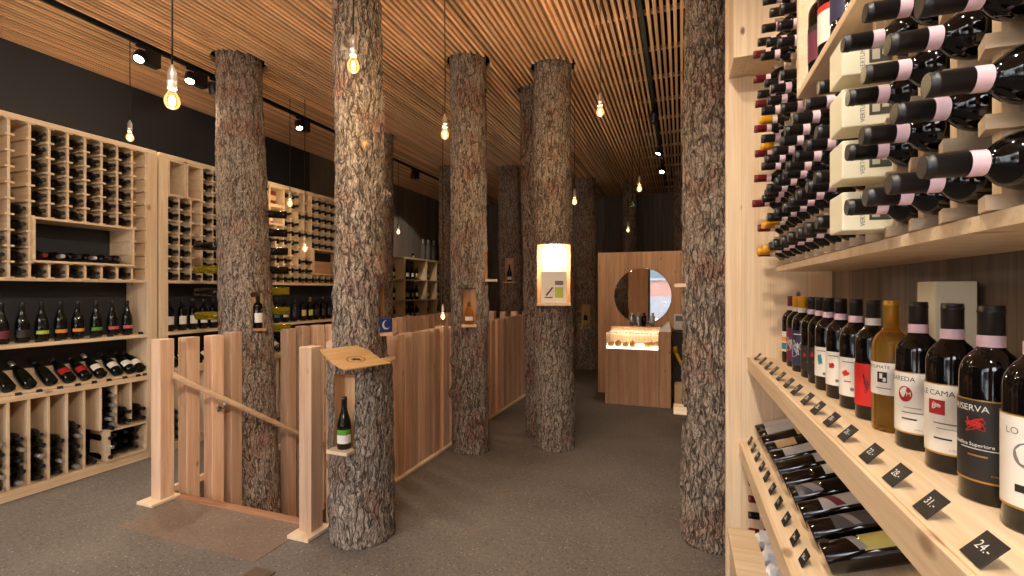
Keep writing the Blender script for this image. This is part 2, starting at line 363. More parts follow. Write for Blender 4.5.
_tc = {}
def text_geo(s, size, align='CENTER'):
    key = (s, align)
    if key not in _tc:
        cu = bpy.data.curves.new('txt', 'FONT'); cu.body = s; cu.size = 1.0; cu.align_x = align; cu.align_y = 'CENTER'; cu.resolution_u = 3
        o = bpy.data.objects.new('txt', cu); C.objects.link(o); bpy.context.view_layer.update()
        me = bpy.data.meshes.new_from_object(o.evaluated_get(bpy.context.evaluated_depsgraph_get()))
        _tc[key] = ([v.co.copy() for v in me.vertices], [tuple(p.vertices) for p in me.polygons])
        bpy.data.objects.remove(o); bpy.data.curves.remove(cu); bpy.data.meshes.remove(me)
    vs, fs = _tc[key]
    return [(v.x * size, v.y * size) for v in vs], fs
def text_cyl(mb, s, size, r, a_c, z, mi=0, align='CENTER'):
    """writing wrapped on a bottle; reads left to right when seen from outside (left = +Y when seen from -X)"""
    vs, fs = text_geo(s, size, align)
    mb.add([(-r * math.cos(a_c + x / r), -r * math.sin(a_c + x / r), z + y) for x, y in vs], fs, mi)
def text_plane(mb, s, size, M, mi=0, align='CENTER'):
    vs, fs = text_geo(s, size, align)
    mb.add([M @ Vector((x, y, 0)) for x, y in vs], fs, mi)

# ------------------------------------------------------------------ camera + world
TH = math.atan2(0.3384, 0.941)
cam = bpy.data.cameras.new('camera'); co = bpy.data.objects.new('camera', cam); C.objects.link(co)
co.location = (0, 0, 1.5); co.rotation_euler = (PI / 2, 0, TH)
cam.sensor_width = 36; cam.lens = 470 / 1024 * 36; cam.shift_y = 3 / 1024; cam.clip_start = 0.02
SC.camera = co
SC.view_settings.view_transform = 'Standard'; SC.view_settings.look = 'None'; SC.view_settings.gamma = 1; SC.view_settings.use_curve_mapping = False
SC.view_settings.exposure = 0.12
w = bpy.data.worlds.new('world'); SC.world = w; w.use_nodes = True
bg = w.node_tree.nodes['Background']; bg.inputs[0].default_value = (0.93, 0.96, 1.0, 1); bg.inputs[1].default_value = 13.0

# ------------------------------------------------------------------ trunks
HOLES = []           # (x, y, r) where trunks pass the ceiling
ZC = 3.70
def trunk_mesh(base, top, r0, r1, dz=0.02, nth=84, amp=1.0, seed=0.0, knots=(), profile=None):
    base = Vector(base); top = Vector(top); H = top.z - base.z; nz = max(8, int(H / dz))
    vs = []; fs = []
    for k in range(nz + 1):
        t = k / nz; z = H * t; cx = (top.x - base.x) * t; cy = (top.y - base.y) * t
        r = profile(z) if profile else r0 + (r1 - r0) * t
        for i in range(nth):
            a = 2 * PI * i / nth; ca, sa = math.cos(a), math.sin(a)
            p = Vector((ca * r, sa * r, z))
            n1 = noise.noise(Vector((ca * 0.9, sa * 0.9, z * 0.8)) + Vector((seed, seed * 2, 0)))
            n2 = noise.noise(Vector((p.x * 26, p.y * 26, z * 8)) + Vector((seed * 3, 0, seed)))
            n3 = noise.noise(Vector((p.x * 60, p.y * 60, z * 26)) + Vector((0, seed * 3, seed)))
            d = amp * (0.02 * n1 + 0.011 * abs(n2) * 2 - 0.006 + 0.005 * n3)
            for (ka, kz, kr, kh) in knots:
                da = (a - ka + PI) % (2 * PI) - PI
                q = ((da * r) ** 2 + (z - kz) ** 2) / kr ** 2
                if q < 6: d += kh * math.exp(-q)
            rr = r + d
            vs.append((cx + ca * rr, cy + sa * rr, z))
    for k in range(nz):
        for i in range(nth):
            j = (i + 1) % nth; fs.append((k * nth + i, k * nth + j, (k + 1) * nth + j, (k + 1) * nth + i))
    fs.append(tuple(reversed(range(nth)))); fs.append(tuple(nz * nth + i for i in range(nth)))
    me = bpy.data.meshes.new('bark'); me.from_pydata(vs, [], fs); me.materials.append(BARK); me.materials.append(W['sap'])
    for p in me.polygons: p.use_smooth = True
    me.polygons[-1].use_smooth = False; me.polygons[-2].use_smooth = False
    me.polygons[-1].material_index = 1; me.update()
    return me
def cut(me, boxes):
    """boxes: list of (center, size, rot_z) in mesh coordinates; sawn faces get sapwood"""
    o = bpy.data.objects.new('tmp', me); C.objects.link(o); tmp = []
    for c, sz, rz in boxes:
        mb = MB(); mb.box(-sz[0] / 2, sz[0] / 2, -sz[1] / 2, sz[1] / 2, -sz[2] / 2, sz[2] / 2)
        k = mb.obj('cutter', W['sap']); k.location = c; k.rotation_euler = (0, 0, rz); tmp.append(k)
        md = o.modifiers.new('b', 'BOOLEAN'); md.object = k; md.operation = 'DIFFERENCE'; md.solver = 'EXACT'; md.material_mode = 'TRANSFER'
    bpy.context.view_layer.update()
    me2 = bpy.data.meshes.new_from_object(o.evaluated_get(bpy.context.evaluated_depsgraph_get()))
    bpy.data.objects.remove(o)
    for k in tmp: bpy.data.objects.remove(k)
    # keep cut faces flat
    for p in me2.polygons:
        if p.material_index >= len(me2.materials) or me2.materials[p.material_index] != BARK: p.use_smooth = False
    return me2
def trunk(label, base, top, r0, r1, cuts=(), hole=True, **kw):
    me = trunk_mesh(base, top, r0, r1, **kw)
    if cuts:
        me = cut(me, [(Vector(c) - Vector(base), s, rz) for c, s, rz in cuts])
    t = thing('tree_trunk', label, 'tree trunk', base, group='bark covered tree trunks rising to the slatted ceiling')
    b = link('bark', me, t)
    if hole:
        k = (ZC - base[2]) / (top[2] - base[2]); HOLES.append((base[0] + (top[0] - base[0]) * k, base[1] + (top[1] - base[1]) * k, r1))
    return t
def face_ang(x, y): return math.atan2(-y, -x)      # direction from a trunk to the camera aisle
def shelf_board(t, name, cx, cy, z, dx, dy, rz, th=0.022, mat=None):
    mb = MB(); mb.box(-dx / 2, dx / 2, -dy / 2, dy / 2, -th, 0, ch=0.002)
    o = mb.obj(name, mat or W['spruceX'], t); o.location = Vector((cx, cy, z)) - t.location; o.rotation_euler = (0, 0, rz)
    return o
ZT = 3.80
def polar(x, y, ang, d): return (x + math.cos(ang) * d, y + math.sin(ang) * d)

# T1 : trunk behind the stair posts, runs down into the stairwell
t1b, t1t = (-3.54, 3.12, -1.2), (-4.02, 3.38, ZT)
def on_axis(b, t, z):
    k = (z - b[2]) / (t[2] - b[2]); return b[0] + (t[0] - b[0]) * k, b[1] + (t[1] - b[1]) * k
ax, ay = on_axis(t1b, t1t, 1.3); n1 = -0.25       # direction of its niche (towards the aisle, turned right)
px, py = polar(ax, ay, n1, 0.19)
T1 = trunk('thick bark trunk rising out of the stairwell edge with bottles stuck through it', t1b, t1t, 0.235, 0.200,
           cuts=[((px, py, 1.32), (0.15, 0.10, 0.33), n1)], seed=1.3)
shelf_board(T1, 'niche_shelf', px + 0.01, py - 0.004, 1.165, 0.13, 0.10, n1, mat=W['larchX'])
T1N = (px - 0.005, py + 0.01, 1.166)

# T2 : front trunk, thick below and thinner above the sawn step that carries the sign
t2b, t2t = (-1.866, 2.443, 0), (-1.915, 2.445, ZT)
def prof2(z):
    if z < 1.075: return 0.202 - 0.008 * z
    if z < 1.10: return 0.193 - (z - 1.075) / 0.025 * 0.03
    if z < 1.9: return 0.163 - (z - 1.1) * 0.018
    return 0.1486 - (z - 1.9) * 0.004
a2 = face_ang(-1.866, 2.443)
d2 = a2 - 0.66
px, py = polar(-1.866, 2.443, d2, 0.165)
ps, qs = polar(-1.88, 2.443, a2 + 1.25, 0.14)
T2 = trunk('bark trunk beside the right gate post carrying the curved plywood sign', t2b, t2t, 0.2, 0.15,
           cuts=[((px, py, 0.79), (0.15, 0.135, 0.44), d2), ((ps, qs, 1.385), (0.14, 0.13, 0.29), a2 + 1.25)], nth=110, dz=0.016, seed=4.1, profile=prof2,
           knots=[(a2 + 0.25, 2.37, 0.03, 0.02), (a2 + 1.35, 2.1, 0.045, 0.045), (a2 + 1.0, 1.62, 0.06, 0.03), (a2 - 1.3, 0.9, 0.04, 0.02)])
shelf_board(T2, 'niche_shelf', *polar(-1.866, 2.443, d2, 0.185), 0.575, 0.11, 0.15, d2, 0.02)
shelf_board(T2, 'side_shelf', *polar(-1.88, 2.443, a2 + 1.25, 0.155), 1.245, 0.13, 0.15, a2 + 1.25, 0.02, W['larchX'])
T2N = (*polar(-1.866, 2.443, d2, 0.172), 0.576); T2S = (*polar(-1.88, 2.443, a2 + 1.2, 0.135), 1.246)
# sawn ledge under the sign and a sawn branch stub
mb = MB()
prof = [(0.197, 1.066), (0.199, 1.078), (0.15, 1.092)]
mb.lathe(prof, 40, M=Matrix.Translation((0, 0, 0)))
mb.obj('sawn_ledge', W['sap'], T2)
sx, sy = polar(-0.03, 0, a2 + 0.25, 0.15)
mb = MB(); mb.tube([(sx * 0.9, sy * 0.9, 2.355), (sx * 1.16, sy * 1.16, 2.385)], 0.017, 12); o = mb.obj('branch_stub', W['sap'], T2)

# T3
a3 = face_ang(-1.876, 4.045)
px, py = polar(-1.9, 4.075, a3, 0.145); qx, qy = polar(-1.9, 4.09, a3 + 1.45, 0.13)
T3 = trunk('bark trunk against the right fence with a lit bottle in a narrow niche', (-1.876, 4.06, 0), (-1.945, 4.15, ZT), 0.172, 0.176,
           cuts=[((px, py, 1.355), (0.14, 0.125, 0.33), a3), ((qx, qy, 1.74), (0.14, 0.12, 0.28), a3 + 1.45)], seed=7.7,
           knots=[(a3 - 1.3, 0.55, 0.05, 0.045), (a3 - 1.4, 0.85, 0.04, 0.03)])
shelf_board(T3, 'niche_shelf', *polar(-1.9, 4.075, a3, 0.155), 1.192, 0.11, 0.135, a3)
shelf_board(T3, 'side_shelf', *polar(-1.9, 4.09, a3 + 1.45, 0.19), 1.612, 0.14, 0.12, a3 + 1.45)
T3N = (*polar(-1.9, 4.075, a3, 0.145), 1.193)

# T5 : central trunk with the lit window niche, T6 close behind it
a5 = face_ang(-1.152, 4.42)
px, py = polar(-1.165, 4.44, a5, 0.13)
T5 = trunk('central bark trunk with the bright lamplit niche holding a picture', (-1.15, 4.42, 0), (-1.21, 4.55, ZT), 0.188, 0.19,
           cuts=[((px, py, 1.655), (0.24, 0.315, 0.575), a5)], seed=11.2, nth=100)
shelf_board(T5, 'niche_shelf', *polar(-1.165, 4.44, a5, 0.135), 1.385, 0.20, 0.315, a5)
T5N = polar(-1.165, 4.44, a5, 0.13)
T6 = trunk('slimmer bark trunk leaning close behind the lamplit central trunk on its left', (-1.40, 4.79, 0), (-1.545, 5.0, ZT), 0.16, 0.155, seed=14.5)
# T7, T8, T9, T10
a7 = face_ang(-2.91, 7.96); px, py = polar(-2.91, 7.96, a7, 0.17)
T7 = trunk('dark far trunk in the gap left of the two central trunks', (-2.86, 7.96, 0), (-2.93, 7.96, ZT), 0.205, 0.2, dz=0.03, nth=56,
           cuts=[((px, py, 1.87), (0.16, 0.16, 0.42), a7)], seed=17.1)
shelf_board(T7, 'niche_shelf', *polar(-2.91, 7.96, a7, 0.18), 1.665, 0.14, 0.22, a7); T7N = (*polar(-2.91, 7.96, a7, 0.165), 1.666)
a8 = face_ang(-1.78, 9.2); px, py = polar(-1.77, 9.2, a8, 0.19)
T8 = trunk('dark bark trunk left of the reception wall with a small bottle niche', (-1.74, 9.1, 0), (-1.83, 9.32, ZT), 0.225, 0.225, dz=0.03, nth=56,
           cuts=[((px, py, 1.02), (0.16, 0.17, 0.46), a8)], seed=20.4)
shelf_board(T8, 'niche_shelf', *polar(-1.77, 9.2, a8, 0.2), 0.80, 0.13, 0.2, a8); T8N = (*polar(-1.77, 9.2, a8, 0.18), 0.801)
trunk('slim dark trunk in shadow beside the small bottle shelf', (-3.94, 7.5, 0), (-3.94, 7.5, ZT), 0.13, 0.12, dz=0.04, nth=40, seed=23.0)
trunk('dark trunk mostly hidden behind the sign-bearing front trunk', (-3.99, 5.7, 0), (-3.97, 5.69, ZT), 0.125, 0.12, dz=0.04, nth=40, seed=26.0)
trunk('dark trunk rising behind the reception wall above its mirror', (-1.02, 10.2, 0), (-1.02, 10.2, ZT), 0.16, 0.15, dz=0.04, nth=40, seed=29.0)
trunk('dark trunk behind the reception wall nearest the right foreground trunk', (0.10, 9.6, 0), (0.06, 9.6, ZT), 0.2, 0.2, dz=0.04, nth=40, seed=31.0)
# TR right foreground trunk
aR = face_ang(0.19, 3.10)
TR = trunk('large bark trunk in the right foreground beside the pale shelf end panel', (0.185, 3.10, 0), (0.20, 3.13, ZT), 0.192, 0.182, dz=0.014, nth=128, seed=35.3, amp=1.15)
shelf_board(TR, 'side_shelf', 0.00, 3.06, 1.545, 0.075, 0.09, 0.0); shelf_board(TR, 'side_shelf', -0.005, 3.05, 0.80, 0.075, 0.09, 0.0, 0.045)

# ------------------------------------------------------------------ room shell
HX0, HX1, HY0, HY1 = -3.558, -2.122, 2.40, 6.95
XL, XR, YF, YB = -5.57, 1.8, -2.5, 11.1
mb = MB()
for x0, x1, y0, y1 in ((XL, HX0, YF, YB), (HX1, XR, YF, YB), (HX0, HX1, YF, HY0), (HX0, HX1, HY1, YB)): mb.box(x0, x1, y0, y1, -0.22, 0)
struct(mb.obj('floor', M_floor))
mb = MB(); mb.box(-3.37, -2.22, 1.96, HY0 - 0.03, 0.0, 0.003); struct(mb.obj('floor_patch', M_patch))
for nm, bx in (('left', (HX0 - 0.1, HX0 - 0.001, HY0, HY1)), ('right', (HX1 + 0.001, HX1 + 0.1, HY0, HY1)), ('far', (HX0, HX1, HY1 + 0.001, HY1 + 0.1)), ('near', (HX0, HX1, HY0 - 0.1, HY0 - 0.001))):
    mb = MB(); mb.box(*bx, -2.7, -0.221); struct(mb.obj('wall_stairwell_' + nm, M_floor))
mb = MB()
for k in range(1, 15): mb.box(HX0, HX1, HY0 + 0.26 * (k - 1), HY0 + 0.26 * k + 0.03, -0.175 * k - 0.05, -0.175 * k)
struct(mb.obj('stairs', W['larchX']))
mb = MB(); mb.box(HX0 + 0.001, HX1 - 0.001, HY0 + 3.9, HY1, -2.7, -2.6); struct(mb.obj('floor_below', M_floor))
# walls
mb = MB(); mb.box(XL - 0.2, XL, 5.96, YB + 0.2, 0, 4.0); struct(mb.obj('wall_left', W['greywall']))
mb = MB(); mb.box(XL - 0.2, XL, YF - 0.2, 5.96, 0, 4.0); struct(mb.obj('wall_left_dark', M_black))
mb = MB(); mb.box(XL, XR, YB, YB + 0.2, 0, 4.0); struct(mb.obj('wall_back', W['greywallx']))
mb = MB(); mb.box(XR, XR + 0.2, YF - 0.2, YB + 0.2, 0, 4.0); struct(mb.obj('wall_right', W['greywall']))
# front wall with shop window (behind the camera, seen in the mirror)
WX0, WX1, WZ0, WZ1 = -5.2, 1.2, 0.2, 3.6
mb = MB()
mb.box(XL, WX0, YF - 0.2, YF, 0, 4.0); mb.box(WX1, XR, YF - 0.2, YF, 0, 4.0); mb.box(WX0, WX1, YF - 0.2, YF, 0, WZ0); mb.box(WX0, WX1, YF - 0.2, YF, WZ1, 4.0)
mb.box(-1.95, -1.05, YF - 0.2, YF, WZ0, WZ1)
struct(mb.obj('wall_front', W['counter']))
mb = MB()
for x in (WX0, -3.6, -2.02, -1.05, WX1 - 0.07): mb.box(x, x + 0.07, YF - 0.14, YF - 0.06, WZ0, WZ1)
mb.box(WX0 + 0.07, WX1 - 0.07, YF - 0.14, YF - 0.06, WZ0, WZ0 + 0.07); mb.box(WX0 + 0.07, WX1 - 0.07, YF - 0.14, YF - 0.06, WZ1 - 0.07, WZ1)
wf = struct(mb.obj('window_1', M_blackmetal))
mb = MB(); mb.box(WX0 + 0.07, WX1 - 0.07, YF - 0.104, YF - 0.098, WZ0 + 0.07, WZ1 - 0.07); mb.obj('window_pane', M_pane, wf)
# wood screen left of the window's entrance bay (dark half of the mirror image)
# street
mb = MB(); mb.box(-18, 16, -16, YF - 0.2, -0.2, -0.02); struct(mb.obj('ground_street', M_gconc))
mb = MB(); mb.box(-18, 16, -13.4, -13, 0, 1.2, 0); mb.box(-18, 16, -13.4, -13, 1.2, 6, 1)
for k in range(9):
    mb.box(-16 + 3.6 * k, -14.6 + 3.6 * k, -13.02, -12.96, 2.2, 4.2, 2)
    mb.box(-16.08 + 3.6 * k, -14.52 + 3.6 * k, -13.0, -12.9, 2.08, 2.2, 0)
struct(mb.obj('wall_street_facade', [plain('grey_plinth', lin(84, 84, 88), 0.8), plain('pink_render', lin(96, 66, 58), 0.8), plain('facade_glass', lin(50, 62, 70), 0.3)]))

# ceiling : slats cut around the trunks, cross battens, dark board above
mb = MB()
nx = int((XR - XL) / 0.05)
for i in range(nx):
    x = XL + 0.025 + i * 0.05
    if x > XR - 0.02: break
    if abs(x - (-4.52)) < 0.03 or abs(x - (-0.30)) < 0.03: continue
    iv = []
    for hx, hy, hr in HOLES:
        if abs(x - hx) < hr + 0.034: hh = math.sqrt(max(0.0, (hr + 0.035) ** 2 - (x - hx) ** 2)); iv.append((hy - hh - 0.012, hy + hh + 0.012))
    iv.sort(); y = YF
    for a, b in iv:
        if a > y: mb.box(x - 0.0125, x + 0.0125, y, a, ZC, ZC + 0.06)
        y = max(y, b)
    mb.box(x - 0.0125, x + 0.0125, y, YB, ZC, ZC + 0.06)
ce = struct(mb.obj('ceiling', W['slat']))
mb = MB(); y = YF + 0.28
while y < YB - 0.1:
    xs = [(hx - hr - 0.06, hx + hr + 0.06) for hx, hy, hr in HOLES if abs(hy - y) < hr + 0.06]
    xs.sort(); x = XL
    for a, b in xs:
        if a > x: mb.box(x, a, y - 0.02, y + 0.02, ZC + 0.06, ZC + 0.09)
        x = max(x, b)
    mb.box(x, XR, y - 0.02, y + 0.02, ZC + 0.06, ZC + 0.09); y += 0.62
bt = mb.obj('batten', W['spruceX'], ce)
mb = MB(); mb.box(XL, XR, YF, YB, ZC + 0.16, ZC + 0.2); mb.obj('ceiling_board', M_dark, ce)

# ------------------------------------------------------------------ bottles
def prof_bordeaux(s=1.0, R=0.0375):
    return [(R * 0.92, 0.0), (R, 0.004), (R, 0.190 * s), (R * 0.985, 0.199 * s), (R * 0.935, 0.2075 * s), (R * 0.83, 0.2165 * s), (R * 0.68, 0.224 * s), (R * 0.53, 0.2295 * s), (0.0165, 0.2345 * s), (0.0148, 0.242 * s), (0.0138, 0.285 * s)]
def prof_burg(R=0.0405):
    return [(R * 0.92, 0.0), (R, 0.004), (R, 0.125), (R * 0.97, 0.145), (R * 0.86, 0.168), (R * 0.68, 0.192), (R * 0.5, 0.215), (0.0168, 0.236), (0.0145, 0.26), (0.014, 0.285)]
CAP = [(0.0158, 0.232), (0.0156, 0.294), (0.0160, 0.2945), (0.0160, 0.2985), (0.0150, 0.300)]
_meshcache = {}
def bmesh_part(kind, n=24):
    k = (kind, n)
    if k in _meshcache: return _meshcache[k]
    mb = MB()
    if kind == 'bordeaux': mb.lathe(prof_bordeaux(), n)
    elif kind == 'burg': mb.lathe(prof_burg(), n)
    elif kind == 'capsule': mb.lathe([(0.0162, 0.226), (0.0158, 0.288), (0.0164, 0.2885), (0.0164, 0.292), (0.0158, 0.2925), (0.0158, 0.298), (0.0148, 0.300)], n)
    elif kind == 'band': mb.lathe([(0.0166, 0.212 + 0.024), (0.0166, 0.212 + 0.042)], n, cap0=False, cap1=False)
    _meshcache[k] = mb
    return mb
_mm = {}
def shared(kind, mat, n=24):
    k = (kind, mat.name, n)
    if k not in _mm: _mm[k] = bmesh_part(kind, n).mesh(kind, mat)
    return _mm[k]
def simple_bottle_mesh(glass, cap, label=None, shape='bordeaux', n=14, lab=None, lz=(0.06, 0.14)):
    mb = MB(); mb.lathe(prof_bordeaux() if shape == 'bordeaux' else prof_burg(), n, 0)
    mb.lathe([(0.0160, 0.238), (0.0158, 0.298), (0.0148, 0.300)], n, 1)
    if label: mb.arc((0.0378 if shape == 'bordeaux' else 0.0408), -1.25, 1.25, lz[0], lz[1], 2, 12)
    me = mb.mesh('wine_bottle', [glass, cap] + ([label] if label else []))
    return me
RX = (0, PI / 2, 0)          # neck towards +X
RXN = (0, -PI / 2, 0)        # neck towards -X
BOT_D = simple_bottle_mesh(M_glassdk, M_capblk)
BOT_DR = simple_bottle_mesh(M_glassdk, M_capred)
BOT_G = simple_bottle_mesh(M_glassgr, M_capblk, shape='burg')
BOT_S = simple_bottle_mesh(M_glassdk, M_capsil)
nb = [0]
SKIP = {1, 2, 3, 4, 69, 162, 163, 164, 165, 166, 167, 168, 169, 170, 173, 175, 179, 181, 183, 238, 239, 240, 241, 242, 243, 244, 245, 246, 247, 248, 249, 250, 251, 252, 253, 254, 255, 256, 257, 258, 259, 260, 261, 262, 263, 264, 265, 266, 267, 268, 269, 270, 271, 277, 287, 288, 296, 297, 304, 305, 306, 307, 308, 309, 310, 311, 312, 313, 314, 315, 316, 319, 325, 327, 329, 330, 333, 339, 341, 343, 344, 347, 353, 355}
MERGE = {5, 6, 7, 79, 80, 81, 82, 83, 109, 112, 115, 143, 145, 153, 154, 155, 156, 157, 158, 159, 160, 161, 171, 172, 174, 176, 177, 180, 185, 187, 188, 189, 190, 191, 192, 194, 195, 196, 197, 198, 199, 201, 203, 204, 205, 206, 207, 208, 209, 210, 211, 212, 213, 214, 215, 216, 217, 218, 219, 220, 221, 222, 223, 224, 225, 226, 227, 228, 229, 230, 231, 232, 233, 234, 235, 236, 237, 286, 291, 293, 295, 298, 299, 300, 301, 302, 303, 317, 318, 321, 324, 326, 328, 331, 332, 335, 338, 340, 342, 345, 346, 348, 349, 352, 354, 356, 359, 361}
LATE = []            # the smallest far bottles, joined into one mass at the end
class Ghost:
    def __init__(s): s.scale = s.location = s.rotation_euler = None
def bottle(me, loc, rot, label, group=None):
    nb[0] += 1
    if nb[0] in SKIP: return Ghost()
    o = link('wine_bottle', me, None, loc); o.rotation_euler = rot; o['bid'] = nb[0]
    if nb[0] in MERGE: LATE.append(o)
    return tag(o, label, 'bottle', group)

# ------------------------------------------------------------------ left wall units
PIT = 0.1135
XFR, XBK = -4.50, -4.79
def rack_lattice(name, parent, cols, rows, y_of, z_of, xf, xb, skip=lambda c, r: False, z_ext=None):
    """upright boards between columns with small cross rails at every level"""
    mb = MB()
    for c in range(cols + 1):
        # board runs where either neighbour column has cells
        rs = [r for r in range(rows) if (c < cols and not skip(c, r)) or (c > 0 and not skip(c - 1, r))]
        runs = []
        for r in rs:
            if runs and runs[-1][1] == r - 1: runs[-1][1] = r
            else: runs.append([r, r])
        for a, b in runs: mb.box(xb + 0.01, xf - 0.02, y_of(c) - 0.008, y_of(c) + 0.008, z_of(a), z_of(b + 1))
        for r in range(rows + 1):
            near = [(c < cols and r < rows and not skip(c, r)), (c > 0 and r < rows and not skip(c - 1, r)), (c < cols and r > 0 and not skip(c, r - 1)), (c > 0 and r > 0 and not skip(c - 1, r - 1))]
            if any(near): mb.box(xb + 0.01, xf - 0.008, y_of(c) - 0.026, y_of(c) + 0.026, z_of(r) - 0.007, z_of(r) + 0.007)
    return mb.obj(name, W['spruceX'], parent)

def wall_unit(label, y0, y1, boxes, skipf, mats=('spruceZ', 'spruceY')):
    u = thing('wine_shelf_unit', label, 'shelf unit', (0, 0, 0), group='pale wine shelf units along the left wall')
    for ya in (y0, y1 - 0.08):
        mb = MB(); mb.box(XBK, XFR, ya, ya + 0.08, 0, 2.735, ch=0.003); mb.obj('upright', W['spruceZ'], u)
    a, b = y0 + 0.08, y1 - 0.08
    mb = MB(); mb.box(XBK, XFR, y0, y1, 2.735, 2.775, ch=0.003); mb.obj('top_board', W['spruceY'], u)
    mb = MB(); mb.box(XBK - 0.02, XBK, y0, y1, 0, 2.775); mb.obj('back_panel', M_black, u)
    mb = MB(); mb.box(XBK, XFR - 0.02, a, b, 1.575, 1.597); mb.obj('shelf', W['spruceY'], u)
    mb = MB(); mb.box(XBK, XFR + 0.005, a, b, 1.087, 1.115, ch=0.002); mb.obj('shelf', W['spruceY'], u)
    mb = MB(); mb.box(XBK, XFR, a, b, 0.705, 0.745, ch=0.002)
    tilt = Matrix.Translation((XFR - 0.02, 0, 0.745)) @ Matrix.Rotation(0.55, 4, 'Y')
    mb.box(-0.28, 0, a, b, -0.004, 0.014, 0, tilt); mb.obj('display_shelf', W['spruceY'], u)
    mb = MB(); mb.box(XBK, XFR, a, b, 0, 0.075, ch=0.003); mb.obj('base_board', W['spruceY'], u)
    y = a + PIT if (y0 < 2) else a + 0.15
    cnt = 0
    while y < b - 0.05:
        zl = 0.345 if (y0 < 2 and 2.5 < y < 2.9) else 0.075
        mb = MB(); mb.box(XBK, XFR - 0.015, y - 0.009, y + 0.009, zl, 0.705); mb.obj('bin_divider', W['spruceZ'], u); y += PIT * (1 if y0 < 2 else 2)
    n = int(round((b - a) / PIT)); z0 = 1.597; zp = (2.735 - z0) / 10
    yo = lambda c: a + c * (b - a) / n; zo = lambda r: z0 + r * zp
    rack_lattice('bottle_rack', u, n, 10, yo, zo, XFR, XBK, skipf)
    for (c0, c1, r0, r1, ext) in boxes:
        mb = MB(); t = 0.016; xf = XFR + ext; ya, yb, za, zb = yo(c0) + 0.002, yo(c1) - 0.002, zo(r0) + 0.002, zo(r1) - 0.002
        mb.box(XBK, xf, ya, yb, za, za + t); mb.box(XBK, xf, ya, yb, zb - t, zb); mb.box(XBK, xf, ya, ya + t, za + t, zb - t); mb.box(XBK, xf, yb - t, yb, za + t, zb - t)
        mb.obj('display_niche', W['spruceY'], u)
    return u, n, yo, zo, zp

# ---- unit A (left foreground); column 0 is next to the front end, columns counted from its right upright
A0, A1 = 1.29, 2.94
NA = int(round((A1 - A0 - 0.16) / PIT))
def ra(c): return NA - 1 - c          # column index from the right upright
skipA = lambda c, r: (1 <= ra(c) <= 6 and 1 <= r <= 3)
UA, NA, yA, zA, zpA = wall_unit('tall pale wine shelf unit in the left foreground', A0, A1, [(NA - 7, NA - 1, 1, 4, 0.015)], skipA)
def fillA(rc, r):
    if rc == 0: return False
    if 1 <= rc <= 6: return r == 0 or r >= 4
    if rc == 7: return r <= 4
    if rc == 8: return r <= 2
    return r <= 3
BR = 0.0385
for c in range(NA):
    rc = ra(c)
    if rc > 9: continue
    for r in range(10):
        if fillA(rc, r) and not skipA(c, r):
            bottle(BOT_D, (-4.765, (yA(c) + yA(c + 1)) / 2, zA(r) + 0.008 + BR), RX,
                   'dark bottle in the left foreground rack, %s column from right, %s row from bottom' % (ORD[rc + 1], ORD[r + 1]), 'bottles in the left foreground rack')
for k in range(6):
    yy = yA(NA - 7) + 0.07 + k * 0.105
    bottle(BOT_DR if k == 0 else (BOT_S if k % 2 else BOT_D), (-4.77, yy, zA(1) + 0.0185 + BR), RX, 'bottle lying in long niche of left foreground rack, %s from its left end' % ORD[k + 1], 'bottles lying in the long niche')
standA = [(1.945, 'burg', M_burg), (2.06, 'burg', M_blklab), (2.174, 'burg', M_lime), (2.29, 'burg', M_orange), (2.402, 'burg', M_orange), (2.53, 'burg', M_green), (2.652, 'burg', M_pinkl), (2.765, 'burg', M_pinkl)]
colname = {M_burg: 'burgundy', M_blklab: 'black', M_lime: 'lime', M_orange: 'orange', M_green: 'green', M_pinkl: 'pink'}
lc = {}
for i, (y, sh, lm) in enumerate(standA):
    if lm.name not in lc: lc[lm.name] = simple_bottle_mesh(M_glassgr, M_capblk, lm, 'burg', 20, lz=(0.055, 0.082) if lm not in (M_burg, M_blklab) else (0.04, 0.095))
    bottle(lc[lm.name], (-4.62, y, 1.116), (0, 0, PI), 'standing dark bottle with %s label on left unit shelf, %s from the right' % (colname[lm], ORD[len(standA) - i]), 'bottles standing on the left unit shelf')
    if i > 0:
        mb = MB(); Mx = Matrix.Rotation(0.35, 4, 'Y').inverted(); mb.box(-0.002, 0.002, -0.02, 0.02, 0, 0.022, 0, Matrix.Rotation(-0.4, 4, 'Y')); mb.box(-0.012, 0.006, -0.02, 0.02, 0, 0.003, 0)
        o = mb.obj('price_tag', M_tag, None, (-4.525, y + 0.055, 1.1155)); tag(o, 'small black price tag on left unit shelf edge, %s from the right' % ORD[len(standA) - i], 'price tag', 'price tags on the left unit shelf')
